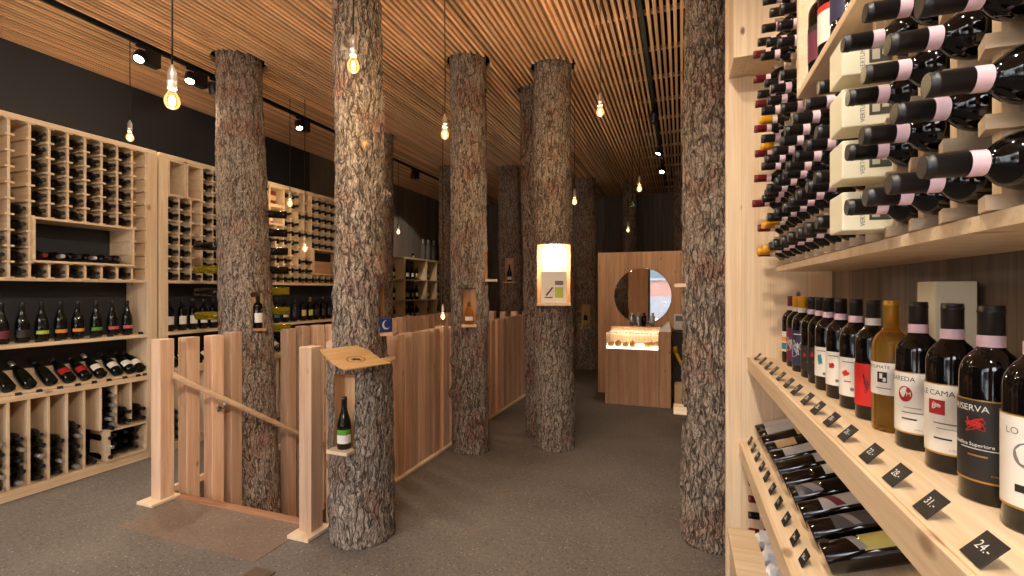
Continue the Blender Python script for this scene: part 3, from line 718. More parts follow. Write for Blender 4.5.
# lying bottles on the slanted display of A
lay_lab = [None, None, None, None, M_redink, M_redink, M_white, M_white, M_white, M_white]
ly = [1.83, 1.942, 2.06, 2.185, 2.30, 2.41, 2.515, 2.635, 2.74, 2.815]
laym = {}
for i, y in enumerate(ly):
    lm = lay_lab[i]; key = (lm.name if lm else None, i in (2, 6))
    if key not in laym: laym[key] = simple_bottle_mesh(M_glassgr, M_capsil if key[1] else M_capblk, lm, 'burg', 18, lz=(0.05, 0.11))
    # axis : base at the front, neck up and back
    ax_ = Matrix.Rotation(-PI / 2 + 0.55, 4, 'Y')
    p0 = Vector((XFR - 0.016, y, 0.8035))
    o = bottle(laym[key], p0, (0, -PI / 2 + 0.55, 0), 'dark bottle lying on slanted display of left unit, %s from the right' % ORD[len(ly) - i], 'bottles on the slanted left display')
    o.rotation_euler = (Matrix.Rotation(-PI / 2 + 0.55, 4, 'Y') @ Matrix.Rotation(PI, 4, 'Z')).to_euler()
    if i:
        mb = MB(); mb.box(-0.002, 0.002, -0.018, 0.018, 0, 0.022, 0, Matrix.Rotation(-0.5, 4, 'Y')); mb.box(-0.012, 0.006, -0.018, 0.018, 0, 0.003, 0)
        o = mb.obj('price_tag', M_tag, None, (-4.507, y + 0.05 if i < 9 else y + 0.03, 0.7455)); tag(o, 'small black price tag before the slanted bottles, %s from the right' % ORD[len(ly) - i], 'price tag', 'price tags on the slanted left display')
# bins of A : bottles stacked neck-out
def bins(prefix, specs, grp):
    for bi, (yc, n) in enumerate(specs):
        for k in range(n):
            bottle([BOT_D, BOT_S, BOT_D][(bi + k) % 3], (-4.77, yc + (0.006 if k % 2 else -0.006), 0.0765 + BR + k * 0.079), RX,
                   'bottle stacked in low bin of left unit, %s bin from left, %s from floor' % (ORD[bi + 1], ORD[k + 1]), grp)
bi = []
aA = A0 + 0.08
for k, n in ((4, 5), (5, 5), (6, 5), (7, 4), (8, 5), (9, 1), (10, 5)):
    yc = aA + (k + 0.5) * PIT
    if yc < A1 - 0.12: bi.append((yc, n))
bins('the left end', bi, 'bottles stacked in the low bins')
# small box in the bins of A, filled with bottles, more bottles on top
bx0, bx1 = 2.53, 2.855
bxo = thing('bottle_crate', 'small open wooden box of bottles standing on the base of left unit', 'crate', (0, 0, 0))
mb = MB(); t = 0.016
mb.box(-4.70, -4.485, bx0, bx1, 0.0755, 0.0915); mb.box(-4.70, -4.485, bx0, bx1, 0.325, 0.341); mb.box(-4.70, -4.485, bx0, bx0 + 0.03, 0.0915, 0.325); mb.box(-4.70, -4.485, bx1 - t, bx1, 0.0915, 0.325); mb.box(-4.70, -4.69, bx0 + 0.03, bx1 - t, 0.0915, 0.325)
mb.obj('box_body', W['spruceY'], bxo)
for r in range(3):
    for k in range(3):
        o = bottle(BOT_G, (-4.685 + 0.0, bx0 + 0.075 + k * 0.083, 0.092 + 0.041 + r * 0.075), RX, 'bottle inside small wooden box of left unit, %s row up, %s from left' % (ORD[r + 1], ORD[k + 1]), 'bottles in the small wooden box')
        o.scale = (0.9, 0.9, 0.62)
for k in range(3):
    for r in range(4 if k == 0 else 2):
        o = bottle(BOT_S if k == 0 else BOT_D, (-4.77, 2.585 + k * 0.1135, 0.3435 + BR + r * 0.079), RX, 'bottle lying above small wooden box of left unit, %s stack, %s up' % (ORD[k + 1], ORD[r + 1]), 'bottles lying above the small wooden box')

# ---- unit B
B0, B1 = 2.96, 5.86
NB = int(round((B1 - B0 - 0.16) / PIT))
def boxB(c, r):
    if c <= 2 and r >= 7: return True
    if 10 <= c <= 11 and r >= 6: return True
    if 16 <= c <= 21 and 1 <= r <= 3: return True
    return False
UB, NB, yB, zB, zpB = wall_unit('tall pale wine shelf unit running behind the stair posts', B0, B1, [(0, 1.5, 7, 10, 0.0), (1.5, 3, 7, 10, 0.0), (10, 12, 8, 10, 0), (10, 12, 6, 8, 0), (16, 22, 1, 4, 0.015)], boxB)
def fillB(c, r):
    if c == 2: return r in (0, 3)
    if 5 <= c <= 8: return False
    if c in (14, 15): return r < 3 or r in (5, 7)
    if c in (10, 11): return r < 6
    if c in (12, 13): return (r + c) % 5 != 0
    return True
for c in range(NB):
    for r in range(10):
        if fillB(c, r) and not boxB(c, r):
            bottle(BOT_D, (-4.765, (yB(c) + yB(c + 1)) / 2, zB(r) + 0.008 + BR), RX,
                   'dark bottle in the rack behind the stair, %s column from left, %s row from bottom' % (ORD[c + 1], ORD[r + 1]), 'bottles in the rack behind the stair')
# carton packs and crate in niches of B
crt = thing('wooden_crate', 'small wooden wine crate in the niche of the rack behind stair', 'crate', (-4.62, 5.06, zB(1) + 0.0185))
mb = MB()
mb.box(-0.1, 0.1, -0.16, 0.16, 0, 0.012); mb.box(-0.1, 0.1, -0.16, -0.146, 0.012, 0.15); mb.box(-0.1, 0.1, 0.146, 0.16, 0.012, 0.15); mb.box(0.088, 0.1, -0.146, 0.146, 0.012, 0.15); mb.box(-0.1, -0.088, -0.146, 0.146, 0.012, 0.15)
mb.obj('crate_body', W['larchY'], crt)
mb = MB(); mb.box(-0.1, 0.1, -0.16, 0.16, 0.15, 0.162); mb.obj('crate_lid', W['larchY'], crt)
mb = MB(); mb.box(-0.06, 0.06, -0.04, 0.04, 0, 0.16, 0, ch=0.004); mb.box(-0.0605, 0.0605, -0.0405, 0.0405, 0.05, 0.11, 1)
tag(mb.obj('gift_carton', [plain('maroon_carton', lin(120, 40, 34), 0.5), M_tan], None, (-4.62, yB(11), zB(8) + 0.0185)), 'small maroon carton in the upper box of rack behind the stair', 'carton')
mb = MB(); mb.box(-0.05, 0.05, -0.035, 0.035, 0, 0.14, 0, ch=0.004); mb.box(-0.0505, 0.0505, -0.0355, 0.0355, 0.03, 0.07, 1)
tag(mb.obj('gift_carton', [M_redlab, M_white], None, (-4.62, yB(11) - 0.03, zB(6) + 0.0185)), 'small red carton in the lower box of rack behind the stair', 'carton')
# standing bottles on B
sb = [(3.13, M_white), (3.253, M_white), (3.363, M_white), (3.47, M_white), (3.58, M_white), (4.30, M_pinkl), (4.393, M_teal), (4.531, M_white), (4.675, M_navy), (4.826, M_tan), (4.948, M_lime), (5.057, M_blklab), (5.188, M_blklab), (5.305, M_navy), (5.425, M_blklab), (5.551, M_navy), (5.66, M_blklab)]
sbm = {}
cn2 = dict(colname); cn2.update({M_white: 'white', M_teal: 'teal', M_navy: 'blue', M_tan: 'tan'})
for i, (y, lm) in enumerate(sb):
    if lm.name not in sbm: sbm[lm.name] = simple_bottle_mesh(M_glassdk, M_capblk if lm not in (M_lime,) else M_capgold, lm, 'bordeaux', 16, lz=(0.06, 0.14))
    side = 'left of the bottle-pierced trunk' if y < 3.8 else 'right of the bottle-pierced trunk'
    idx = i + 1 if y < 3.8 else i - 4
    bottle(sbm[lm.name], (-4.62, y, 1.116), (0, 0, PI), 'standing bottle with %s label on far shelf %s, %s from left' % (cn2[lm], side, ORD[idx]), 'bottles standing on the shelf behind the stair')
for i, y in enumerate([3.12, 3.235, 3.35, 3.465, 3.58, 4.35, 4.48, 4.61, 4.74, 4.87, 5.0]):
    o = bottle(laym[(M_white.name, False)], (XFR - 0.016, y, 0.8035), (0, 0, 0), 'labelled bottle on the slanted display seen between stair posts, %s from left' % ORD[i + 1], 'bottles on the slanted display behind the stair')
    o.rotation_euler = (Matrix.Rotation(-PI / 2 + 0.55, 4, 'Y') @ Matrix.Rotation(PI, 4, 'Z')).to_euler()
bi = [(B0 + 0.08 + 0.075 + 0.0, 4)]
for k, (yc, n) in enumerate([(3.12, 4), (3.28, 4), (3.50, 3), (3.72, 4)]):
    for q in range(n):
        bottle(BOT_D, (-4.77, yc, 0.0765 + BR + q * 0.079), RX, 'dark bottle in low bin behind stair posts, %s stack from left, %s up' % (ORD[k + 1], ORD[q + 1]), 'bottles in the low bins behind the stair')

# ------------------------------------------------------------------ unit C : low shelf in the far left corner
CX0, CX1 = -5.57 + 0.005, -5.25
UC = thing('bottle_shelf', 'low open bottle shelf against the far grey wall, bottles in its cells', 'shelf unit')
for y in (7.55, 8.208, 9.082, 9.532, 9.95):
    mb = MB(); mb.box(CX0, CX1, y - 0.02, y + 0.02, 0, 2.155); mb.obj('upright', W['spruceZ'], UC)
mb = MB(); mb.box(CX0, CX1 + 0.01, 7.5, 10.0, 2.155, 2.19); mb.obj('top_board', W['spruceY'], UC)
CZ = (0.06, 0.48, 0.90, 1.32, 1.74)
for z in CZ:
    mb = MB(); mb.box(CX0 + 0.002, CX1 - 0.002, 7.57, 9.93, z - 0.025, z); mb.obj('shelf', W['spruceY'], UC)
ms = [simple_bottle_mesh(M_glassdk, M_capblk, M_white, n=10), simple_bottle_mesh(M_glassdk, M_capgold, M_tan, n=10), simple_bottle_mesh(M_glassdk, M_capred, M_lime, n=10), simple_bottle_mesh(M_glassgr, M_capblk, M_white, 'burg', 10)]
cells = [(7.62, 8.14), (8.27, 9.02), (9.14, 9.48), (9.58, 9.9)]
for zi, z in enumerate((1.74, 1.32, 0.90)):
    for ci, (a, b) in enumerate(cells):
        n = [4, 6, 2, 2][ci]
        for k in range(n):
            y = a + (k + 0.5) * (b - a) / n
            bottle(ms[(zi * 3 + ci + k * 2) % 4], (-5.40 + 0.03 * ((k * 7 + ci) % 3 - 1), y, z + 0.001), (0, 0, PI),
                   'small bottle on far shelf, %s row from top, %s cell from left, %s in it' % (ORD[zi + 1], ORD[ci + 1], ORD[k + 1]), 'bottles on the far low shelf')
clear_me = simple_bottle_mesh(M_clear, M_capsil, None, n=14)
for k in range(4):
    o = bottle(clear_me, (-5.42 + 0.05 * (k % 2), 9.2 + 0.13 * k, 2.191), (0, 0, 0), 'tall clear bottle on top of far low shelf, %s from left' % ORD[k + 1], 'clear bottles on top of the far shelf'); o.scale = (1.1, 1.1, 1.55)
bottle(ms[1], (-5.42, 8.78, 2.191), (0, 0, PI), 'small dark jar bottle on far shelf top beside the clear bottles', None).scale = (0.8, 0.8, 0.5)

# ------------------------------------------------------------------ stair fences, handrail
PZ = 1.155
def post(name, x, y, w, d, z0, z1, label, group):
    mb = MB(); mb.box(-w / 2, w / 2, -d / 2, d / 2, 0, z1 - z0, ch=0.004)
    return mb
postm = {}
def fence(fname, label, xin, ys, side):
    """xin : face of the posts on the stair side"""
    f = thing(fname, label, 'fence', (xin, ys[0], 0), group='post fences around the stairwell')
    for i, y in enumerate(ys):
        h = PZ + (random.uniform(-0.012, 0.012) if i else 0)
        z0 = 0.022 if i == 0 else (-0.45 if side < 0 and i == 3 else -0.75)
        mb = MB(); w = 0.095
        if side < 0: mb.box(-w, 0, 0.0, 0.10, z0, h, ch=0.004)
        else: mb.box(0, w, 0.0, 0.10, z0, h, ch=0.004)
        o = mb.obj('post', W['post'], f); o.location = (0, y - ys[0], 0)
    mb = MB()
    if side < 0: mb.box(-0.135, 0.025, -0.07, 0.13, 0.001, 0.022, ch=0.002)
    else: mb.box(-0.025, 0.135, -0.07, 0.13, 0.001, 0.022, ch=0.002)
    mb.obj('base_plate', W['spruceY'], f)
    mb = MB()
    if side < 0: mb.box(-0.140, -0.099, 0.131, ys[-1] - ys[0] + 0.16, 0.001, 0.045, ch=0.002)
    else: mb.box(0.099, 0.135, 0.131, ys[-1] - ys[0] + 0.16, 0.001, 0.022, ch=0.002)
    mb.obj('kerb_board', W['spruceY'], f)
    return f
LY = [2.281, 2.473, 2.68, 2.896]
LF = fence('stair_fence', 'left fence of spaced larch posts along the stairwell', -3.46, [2.281, 2.473, 2.675, 2.84, 3.43, 3.61, 3.81, 4.02, 4.24, 4.46, 4.68, 4.90, 5.12, 5.33, 5.53, 5.74, 5.95, 6.17, 6.39, 6.62, 6.85], -1)
RF = fence('stair_fence', 'right fence of larch posts running behind the sign-bearing trunk', -2.22, [2.285, 2.52, 2.75, 2.98, 3.221, 3.428, 3.64, 3.811, 3.985, 4.151, 4.36, 4.57, 4.80, 5.037, 5.207, 5.386, 5.594, 5.779, 5.97, 6.17, 6.38, 6.6, 6.85], 1)
f = thing('stair_fence', 'short far fence closing the end of the stairwell', 'fence', (-3.4, 7.06, 0), group='post fences around the stairwell')
for k in range(6):
    mb = MB(); mb.box(0, 0.095, 0, 0.095, 0.022, PZ + 0.02, ch=0.004); o = mb.obj('post', W['post'], f); o.location = (0.08 + 0.19 * k, 0, 0)
mb = MB(); mb.box(0, 1.13, -0.02, 0.12, 0.001, 0.022); mb.obj('base_plate', W['spruceX'], f)
# two posts standing in front of the far rack between pierced trunk and gate post (inside left fence run, seen right of trunk)
# curbs of the well
mb = MB(); mb.box(HX0, HX1, HY0 - 0.03, HY0 + 0.035, -0.06, 0.012, ch=0.003); struct(mb.obj('trim_1', wood('dark_oiled_larch', lin(168, 122, 88), lin(138, 94, 64), 'X')))
# handrail
hr = thing('handrail', 'sloping wooden handrail descending the stair along the left fence', 'handrail', (-3.40, 2.33, 0.90))
mb = MB(); mb.tube([(0, 0, 0), (0, 2.6, -1.66)], 0.021, 16); mb.obj('rail', wood('oak_rail', lin(200, 164, 126), lin(180, 142, 106), 'Y', knots=0), hr)
for k, yy in enumerate((0.40, 1.62)):
    mb = MB(); z = -yy * 1.66 / 2.6 - 0.02
    mb.tube([(0, yy, z), (0, yy, z - 0.05), (-0.02, yy, z - 0.06), (-0.058, yy, z - 0.06)], 0.007, 10)
    mb.lathe([(0.022, 0), (0.022, 0.006)], 16, 0, Matrix.Translation((-0.058, yy, z - 0.06)) @ Matrix.Rotation(PI / 2, 4, 'Y')); mb.obj('bracket', M_steel, hr)

# curved plywood sign on T2
sg = thing('sign_board', 'curved plywood sign with a burnt oval emblem on the cut trunk', 'sign', (-1.752, 2.20, 1.085), (0, 0, a2 + 0.62 + PI / 2))
mb = MB(); vs = []; nS = 16; wS, dS = 0.29, 0.25
def surf(u, v):      # u across, v depth 0 front .. 1 back
    return Vector(((u - 0.5) * wS, -0.16 + v * dS, 0.085 * v ** 1.9))
for lay in (0, 0.007):
    for j in range(nS + 1):
        for i in range(nS + 1):
            p = surf(i / nS, j / nS); vs.append((p.x, p.y, p.z + lay))
k1 = nS + 1; o2 = k1 * k1; fs = []
for j in range(nS):
    for i in range(nS):
        a = j * k1 + i; fs.append((o2 + a, o2 + a + 1, o2 + a + k1 + 1, o2 + a + k1)); fs.append((a + 1, a, a + k1, a + k1 + 1))
for i in range(nS):
    for a, b in ((i, i + 1), (nS * k1 + i + 1, nS * k1 + i), ((i + 1) * k1, i * k1), (i * k1 + nS, (i + 1) * k1 + nS)): fs.append((a, b, b + o2, a + o2))
mb.add(vs, fs, 0, False); mb.obj('board', W['ply'], sg)
mb = MB(); vs = []; fs = []
for i in range(40):
    a = 2 * PI * i / 40
    for rr in (0.058, 0.052):
        u = 0.5 + rr * math.cos(a) / wS; v = 0.5 + rr * 0.62 * math.sin(a) / dS; p = surf(u, v); vs.append((p.x, p.y, p.z + 0.0075))
for i in range(40):
    j = (i + 1) % 40; fs.append((2 * i, 2 * j, 2 * j + 1, 2 * i + 1))
mb.add(vs, fs)
for (cu, cv, ru, rv, an) in ((0.50, 0.50, 0.030, 0.008, 0.15), (0.545, 0.46, 0.018, 0.008, -0.5), (0.47, 0.545, 0.02, 0.005, 0.1)):
    vs = []
    for i in range(14):
        a = 2 * PI * i / 14; x = ru * math.cos(a); y = rv * math.sin(a); xx = x * math.cos(an) - y * math.sin(an); yy = x * math.sin(an) + y * math.cos(an)
        p = surf(cu + xx / wS, cv + yy / dS); vs.append((p.x, p.y, p.z + 0.0078))
    mb.add(vs, [tuple(range(14))])
e = mb.obj('emblem', plain('burnt_emblem', lin(52, 34, 22), 0.8), sg); e['label'] = 'dark burnt oval emblem'

# bottle in the T2 niche
def full_bottle(loc, rz, label, shape='bordeaux', glass=None, cap=None, band=None, group=None, labfn=None, n=32, rot=None):
    t = thing('wine_bottle', label, 'bottle', loc, rot or (0, 0, rz), group)
    link('glass_body', shared(shape, glass or M_glassdk, n), t); link('capsule', shared('capsule', cap or M_capblk, n), t)
    if band: link('neck_band', shared('band', band, n), t)
    if labfn: labfn(t)
    return t
def lab_green(t):
    mb = MB(); mb.arc(0.0408, -1.2, 1.2, 0.035, 0.085, 0); mb.arc(0.041, -1.2, 1.2, 0.085, 0.115, 1); o = mb.obj('label', [M_white, M_green], t)
full_bottle(T2N, a2 + PI + 0.0, 'sparkling bottle with green and white label in the niche of front trunk', 'burg', M_glassgr, M_capblk, labfn=lab_green)
mb = MB(); mb.box(-0.045, 0.045, -0.045, 0.045, 0, 0.085, 0, ch=0.003); mb.lathe([(0.028, 0.0), (0.028, 0.001)], 20, 1, Matrix.Translation((0.0455, 0, 0.045)) @ Matrix.Rotation(PI / 2, 4, 'Y')); mb.lathe([(0.024, 0.0), (0.024, 0.001)], 20, 0, Matrix.Translation((0.0466, 0.008, 0.049)) @ Matrix.Rotation(PI / 2, 4, 'Y'))
o = mb.obj('gift_carton', [M_blue, M_bandw], None, (*T2S[:2], T2S[2] + 0.0005)); o.rotation_euler = (0, 0, a2 + 0.5); tag(o, 'small blue carton on the side shelf of sign-bearing trunk', 'carton')
# T1 niche bottle + stuck bottles
def lab_plain(col):
    def f(t):
        mb = MB(); mb.arc(0.0379, -1.25, 1.25, 0.05, 0.135, 0); mb.obj('label', col, t)
    return f
full_bottle((T1N[0] + 0.01, T1N[1], T1N[2] + 0.001), n1 + PI, 'red wine bottle with cream label standing in the pierced trunk niche', labfn=lab_plain(M_bandw))
yel_me = simple_bottle_mesh(M_glassyel, M_capgold, None, n=16)
cdir = TH
for k, (z, me, nm) in enumerate(((1.917, BOT_D, 'dark'), (1.699, yel_me, 'yellow-green'), (1.491, BOT_D, 'dark'), (1.273, yel_me, 'yellow-green'))):
    x, y = on_axis(t1b, t1t, z)
    d = Vector((-math.cos(cdir), -math.sin(cdir), 0)); p = Vector((x, y, z)) + d * 0.455
    o = bottle(me, p, (0, 0, 0), '%s bottle stuck sideways out of pierced trunk left side, %s from top' % (nm, ORD[k + 1]), 'bottles stuck in the pierced trunk')
    o.rotation_euler = d.to_track_quat('-Z', 'Y').to_euler()
for k, (z, me, nm) in enumerate(((2.239, BOT_D, 'dark'), (2.059, BOT_D, 'dark'), (1.879, BOT_D, 'dark'), (1.699, BOT_D, 'dark'), (1.50, yel_me, 'yellow-green'), (1.311, yel_me, 'yellow-green'), (1.15, yel_me, 'yellow-green'))):
    x, y = on_axis(t1b, t1t, z)
    d = Vector((math.cos(cdir + 0.45), math.sin(cdir + 0.45), 0)); p = Vector((x, y, z)) + d * 0.37
    o = bottle(me, p, (0, 0, 0), '%s bottle stuck sideways out of pierced trunk right side, %s from top' % (nm, ORD[k + 1]), 'bottles stuck in the pierced trunk')
    o.rotation_euler = d.to_track_quat('-Z', 'Y').to_euler()
# T3, T7, T8 niche bottles
o = full_bottle((T3N[0], T3N[1], T3N[2] + 0.0005), a3 + PI, 'squat amber spirit bottle with white label in the fence-side trunk niche', 'burg', M_amber, M_capgold, labfn=lambda t: (lambda mb: (mb.arc(0.0408, -1.0, 1.0, 0.05, 0.1, 0), mb.obj('label', M_white, t)))(MB()))
o.scale = (1.05, 1.05, 0.72)
full_bottle((T7N[0], T7N[1], T7N[2] + 0.0005), a7 + PI, 'dark green bottle standing in the niche of far gap trunk', 'burg', M_glassgr, M_capblk, labfn=lambda t: (lambda mb: (mb.arc(0.0408, -1.2, 1.2, 0.03, 0.085, 0), mb.obj('label', M_white, t)))(MB()), n=16)
full_bottle((T8N[0], T8N[1], T8N[2] + 0.0005), a8 + PI, 'dark bottle with yellow label in the niche beside reception wall', 'bordeaux', M_glassgr, M_capgold, labfn=lab_plain(M_lime), n=16)
# picture in T5 niche
pc = thing('framed_picture', 'small white framed print leaning in the lamplit trunk niche', 'picture', (*polar(T5N[0], T5N[1], a5, 0.0), 1.386), (0, 0, a5 - PI / 2 + PI))
mb = MB(); mb.box(-0.12, 0.12, -0.012, 0.012, 0, 0.30, ch=0.003); mb.obj('frame', M_white, pc)
mb = MB(); mb.box(-0.085, 0.005, -0.0135, -0.0122, 0.06, 0.14, 0); mb.box(0.012, 0.09, -0.0135, -0.0122, 0.05, 0.15, 1); mb.box(0.012, 0.09, -0.0136, -0.0122, 0.17, 0.21, 2)
M45 = Matrix.Translation((-0.04, 0, 0.11)) @ Matrix.Rotation(-0.9, 4, 'Y'); mb.box(-0.05, 0.05, -0.0145, -0.0136, -0.008, 0.008, 3, M45); mb.box(-0.085, -0.01, -0.0145, -0.0136, 0.048, 0.058, 3)
mb.obj('print', [M_bandw, M_lime, M_inkgrey, plain('dark_grey_print', lin(80, 78, 74), 0.6)], pc)
nl = thing('niche_lamp', 'small hanging lamp cord inside the lamplit trunk niche', 'lamp', (*polar(T5N[0], T5N[1], a5, 0.02), 1.90))
mb = MB(); mb.tube([(0, 0, 0.04), (0, 0, -0.03)], 0.003, 6); mb.obj('cord', M_cord, nl)
mb = MB(); mb.lathe([(0.010, -0.045), (0.012, -0.03), (0.006, -0.028)], 12); mb.obj('lamp_head', M_ledstrip, nl)

# ------------------------------------------------------------------ pendants
def point(loc, e, col=(1, 0.62, 0.32), r=0.03):
    ld = bpy.data.lights.new('bulb_light', 'POINT'); ld.energy = e; ld.color = col; ld.shadow_soft_size = r
    o = bpy.data.objects.new('bulb_light', ld); C.objects.link(o); o.location = loc

def pendant_proto(loc, drop, label):
    t = thing('pendant_lamp', label, 'lamp', loc, group='bare bulb pendant lamps')
    mb = MB(); mb.tube([(0, 0, 0.12), (0.002, 0, 0.12 + (drop - 0.12) * 0.3), (-0.002, 0.001, 0.12 + (drop - 0.12) * 0.7), (0, 0, drop)], 0.0035, 8); mb.obj('cord', M_cord, t)
    mb = MB(); mb.lathe([(0.016, 0.022), (0.0175, 0.03), (0.0175, 0.048), (0.0195, 0.05), (0.0195, 0.056), (0.0175, 0.058), (0.0175, 0.085), (0.015, 0.1), (0.007, 0.118), (0.005, 0.125)], 20); mb.obj('socket', M_chrome, t)
    g = link('bulb', BULB, t); g.scale = (0.86, 0.86, 0.86); g.location = (0, 0, 0.003); link('filament', FIL, g); point((loc[0], loc[1], loc[2] - 0.03), 3.0 if (loc[1] > 4.5 or (loc[0] < -4 and loc[1] > 4)) else 17.0, (1.0, 0.88, 0.73), 0.02)
    return t
mb = MB(); mb.lathe([(0.002, -0.072), (0.014, -0.070), (0.025, -0.062), (0.032, -0.048), (0.034, -0.034), (0.031, -0.018), (0.024, -0.004), (0.0175, 0.008), (0.0152, 0.022)], 24, cap0=True, cap1=False); BULB = mb.mesh('bulb', M_bulb)
mb = MB()
for k in range(6):
    a = PI * k / 3; mb.tube([(0.006 * math.cos(a), 0.006 * math.sin(a), -0.008), (0.010 * math.cos(a + 0.3), 0.010 * math.sin(a + 0.3), -0.048)], 0.0013, 5)
FIL = mb.mesh('filament', M_fil)
SC_P = [((-1.99, 1.36, 2.315), 'largest bare bulb pendant, hanging at upper left before the foreground unit'),
        ((-4.54, 2.74, 2.87), 'small bare bulb pendant hanging before the dark wall above left unit'),
        ((-1.50, 1.89, 2.62), 'bare bulb pendant hanging in front of the sign-bearing trunk'),
        ((-1.61, 3.04, 2.66), 'bare bulb pendant hanging just left of the fence-side trunk'),
        ((-0.58, 3.6, 2.89), 'bare bulb pendant hanging alone between central trunk and right track'),
        ((-0.45, 5.58, 2.70), 'bare bulb pendant hanging above the reception wall, upper one'),
        ((-0.88, 8.5, 2.60), 'bright bare bulb pendant hanging low behind the reception wall'),
        ((-1.15, 5.32, 2.55), 'bare bulb pendant hanging beside the right edge of central trunk'),
        ((-4.23, 4.22, 2.53), 'bare bulb pendant hanging before the rack behind the stair, higher one'),
        ((-4.07, 4.28, 2.01), 'bare bulb pendant hanging before the rack behind the stair, lower one'),
        ((-2.67, 4.99, 1.22), 'bare bulb pendant hanging down inside the stairwell between the fences'),
        ((-4.5, 6.83, 2.52), 'bare bulb pendant hanging in front of the far low bottle shelf')]
for loc, lb in SC_P: pendant_proto(loc, ZC - loc[2] + 0.05, lb)
pw = thing('pendant_lamp', 'small pale shaded pendant behind the reception wall between two bulbs', 'lamp', (-0.70, 7.4, 2.80))
mb = MB(); mb.tube([(0, 0, 0.06), (0, 0, ZC - 2.8 + 0.05)], 0.003, 6); mb.obj('cord', M_cord, pw)
mb = MB(); mb.lathe([(0.045, 0.0), (0.04, 0.012), (0.016, 0.025), (0.012, 0.07), (0.004, 0.075)], 20); mb.obj('shade', M_steel, pw)

# ------------------------------------------------------------------ tracks and spots
def track(x, y0, y1, label):
    t = thing('lighting_track', label, 'light track', (x, 0, ZC))
    mb = MB(); mb.box(-0.017, 0.017, y0, y1, -0.012, 0.03); mb.obj('rail', M_blackmetal, t)
track(-4.52, YF + 0.1, YB - 0.5, 'black lighting track above the left wall units')
track(-0.30, YF + 0.1, YB - 0.9, 'black lighting track running down the ceiling right of the trunks')
def aim(o, frm, to):
    d = Vector(to) - Vector(frm); o.rotation_euler = d.to_track_quat('-Z', 'Y').to_euler()
def spot(loc, target, label, energy=0, col=(1.0, 0.86, 0.69), size=75, blend=0.6):
    t = thing('track_spotlight', label, 'spotlight', loc, group='black track spotlights')
    mb = MB(); mb.box(-0.028, 0.028, -0.02, 0.02, -0.03, -0.012); mb.box(-0.04, 0.04, 0.055, 0.155, -0.165, -0.03, ch=0.004); mb.box(-0.012, 0.012, -0.02, 0.155, -0.034, -0.018); mb.obj('driver_box', M_blackmetal, t)
    h = MB(); h.lathe([(0.012, 0.06), (0.04, 0.05), (0.044, 0.02), (0.044, -0.055), (0.046, -0.06), (0.040, -0.06), (0.036, -0.045)], 24, cap1=False)
    ho = h.obj('lamp_head', M_blackmetal, t); ho.location = (0, 0, -0.115)
    d = (Vector(target) - Vector(loc)); ho.rotation_euler = d.to_track_quat('-Z', 'Y').to_euler()
    l = MB(); l.lathe([(0.036, -0.046), (0.03, -0.050), (0.001, -0.052)], 24, cap0=False, cap1=True); lo = l.obj('lens', M_lens, ho)
    if energy:
        ld = bpy.data.lights.new('spot_beam', 'SPOT'); ld.energy = energy; ld.color = col; ld.spot_size = math.radians(size); ld.spot_blend = blend; ld.shadow_soft_size = 0.035
        lob = bpy.data.objects.new('spot_beam', ld); C.objects.link(lob); hp = Vector(loc) + Vector((0, 0, -0.115)); lob.location = hp + d.normalized() * 0.075; aim(lob, lob.location, target)
    return t
WARM = (1.0, 0.88, 0.72)
SP = [((-4.52, 2.81, ZC), (-3.2, 1.2, 1.0), 'track spotlight above the left foreground unit, nearest on its track', 90),
      ((-4.52, 3.26, ZC), (-3.2, 2.2, 0.8), 'second track spotlight above left unit, just left of the pierced trunk', 60),
      ((-4.52, 3.50, ZC), (-5.0, 4.4, 1.5), 'dark track spotlight tucked against the pierced trunk top', 0),
      ((-4.52, 4.65, ZC), (-3.0, 3.9, 0.6), 'track spotlight above the rack behind the stair', 70),
      ((-4.52, 7.33, ZC), (-5.57, 8.7, 2.35), 'far track spotlight left of the fence-side trunk top', 110),
      ((-0.30, 5.84, ZC), (-0.6, 7.0, 1.1), 'first track spotlight on the right track', 50),
      ((-0.30, 7.33, ZC), (-1.7, 6.2, 0.5), 'second track spotlight on the right track', 0),
      ((-0.30, 8.5, ZC), (-0.9, 6.6, 1.2), 'farthest track spotlight on the right track', 30)]
for loc, tg, lb, en in SP: spot(loc, tg, lb, en, size=38 if loc[1] == 7.33 and loc[0] < -4 else 75, blend=0.35 if loc[1] == 7.33 else 0.6)
# spots of the same tracks behind / beside the camera (out of frame)
spot((-0.30, -0.6, ZC), (0.5, 1.3, 1.5), 'track spotlight aimed at the right wine rack', 215, WARM, 80)
spot((-0.30, 0.6, ZC), (0.5, 2.0, 1.0), 'track spotlight aimed at the right lower shelves', 90, WARM, 80)
spot((-0.30, 0.1, ZC), (-4.7, 2.5, 1.3), 'added unseen spotlight aimed across at the left wall units', 330, WARM, 62)  # unseen lamp, added to brighten the left wall units
spot((-4.52, 0.6, ZC), (-4.6, 2.0, 1.2), 'track spotlight grazing the left foreground unit', 60, WARM, 90)

ns = bpy.data.lights.new('niche_light', 'POINT'); ns.energy = 9; ns.color = (1, 0.88, 0.74); ns.shadow_soft_size = 0.02
o = bpy.data.objects.new('niche_light', ns); C.objects.link(o); o.location = (*polar(T5N[0], T5N[1], a5, 0.0), 1.82)

# ------------------------------------------------------------------ daylight portal in the shop window
pl = bpy.data.lights.new('window_portal', 'AREA'); pl.shape = 'RECTANGLE'; pl.size = WX1 - WX0; pl.size_y = WZ1 - WZ0
po = bpy.data.objects.new('window_portal', pl); C.objects.link(po); po.location = ((WX0 + WX1) / 2, YF - 0.21, (WZ0 + WZ1) / 2)
po.rotation_euler = (PI / 2, 0, 0); aim(po, po.location, Vector(po.location) + Vector((0, 1, 0)))
pl.cycles.is_portal = True

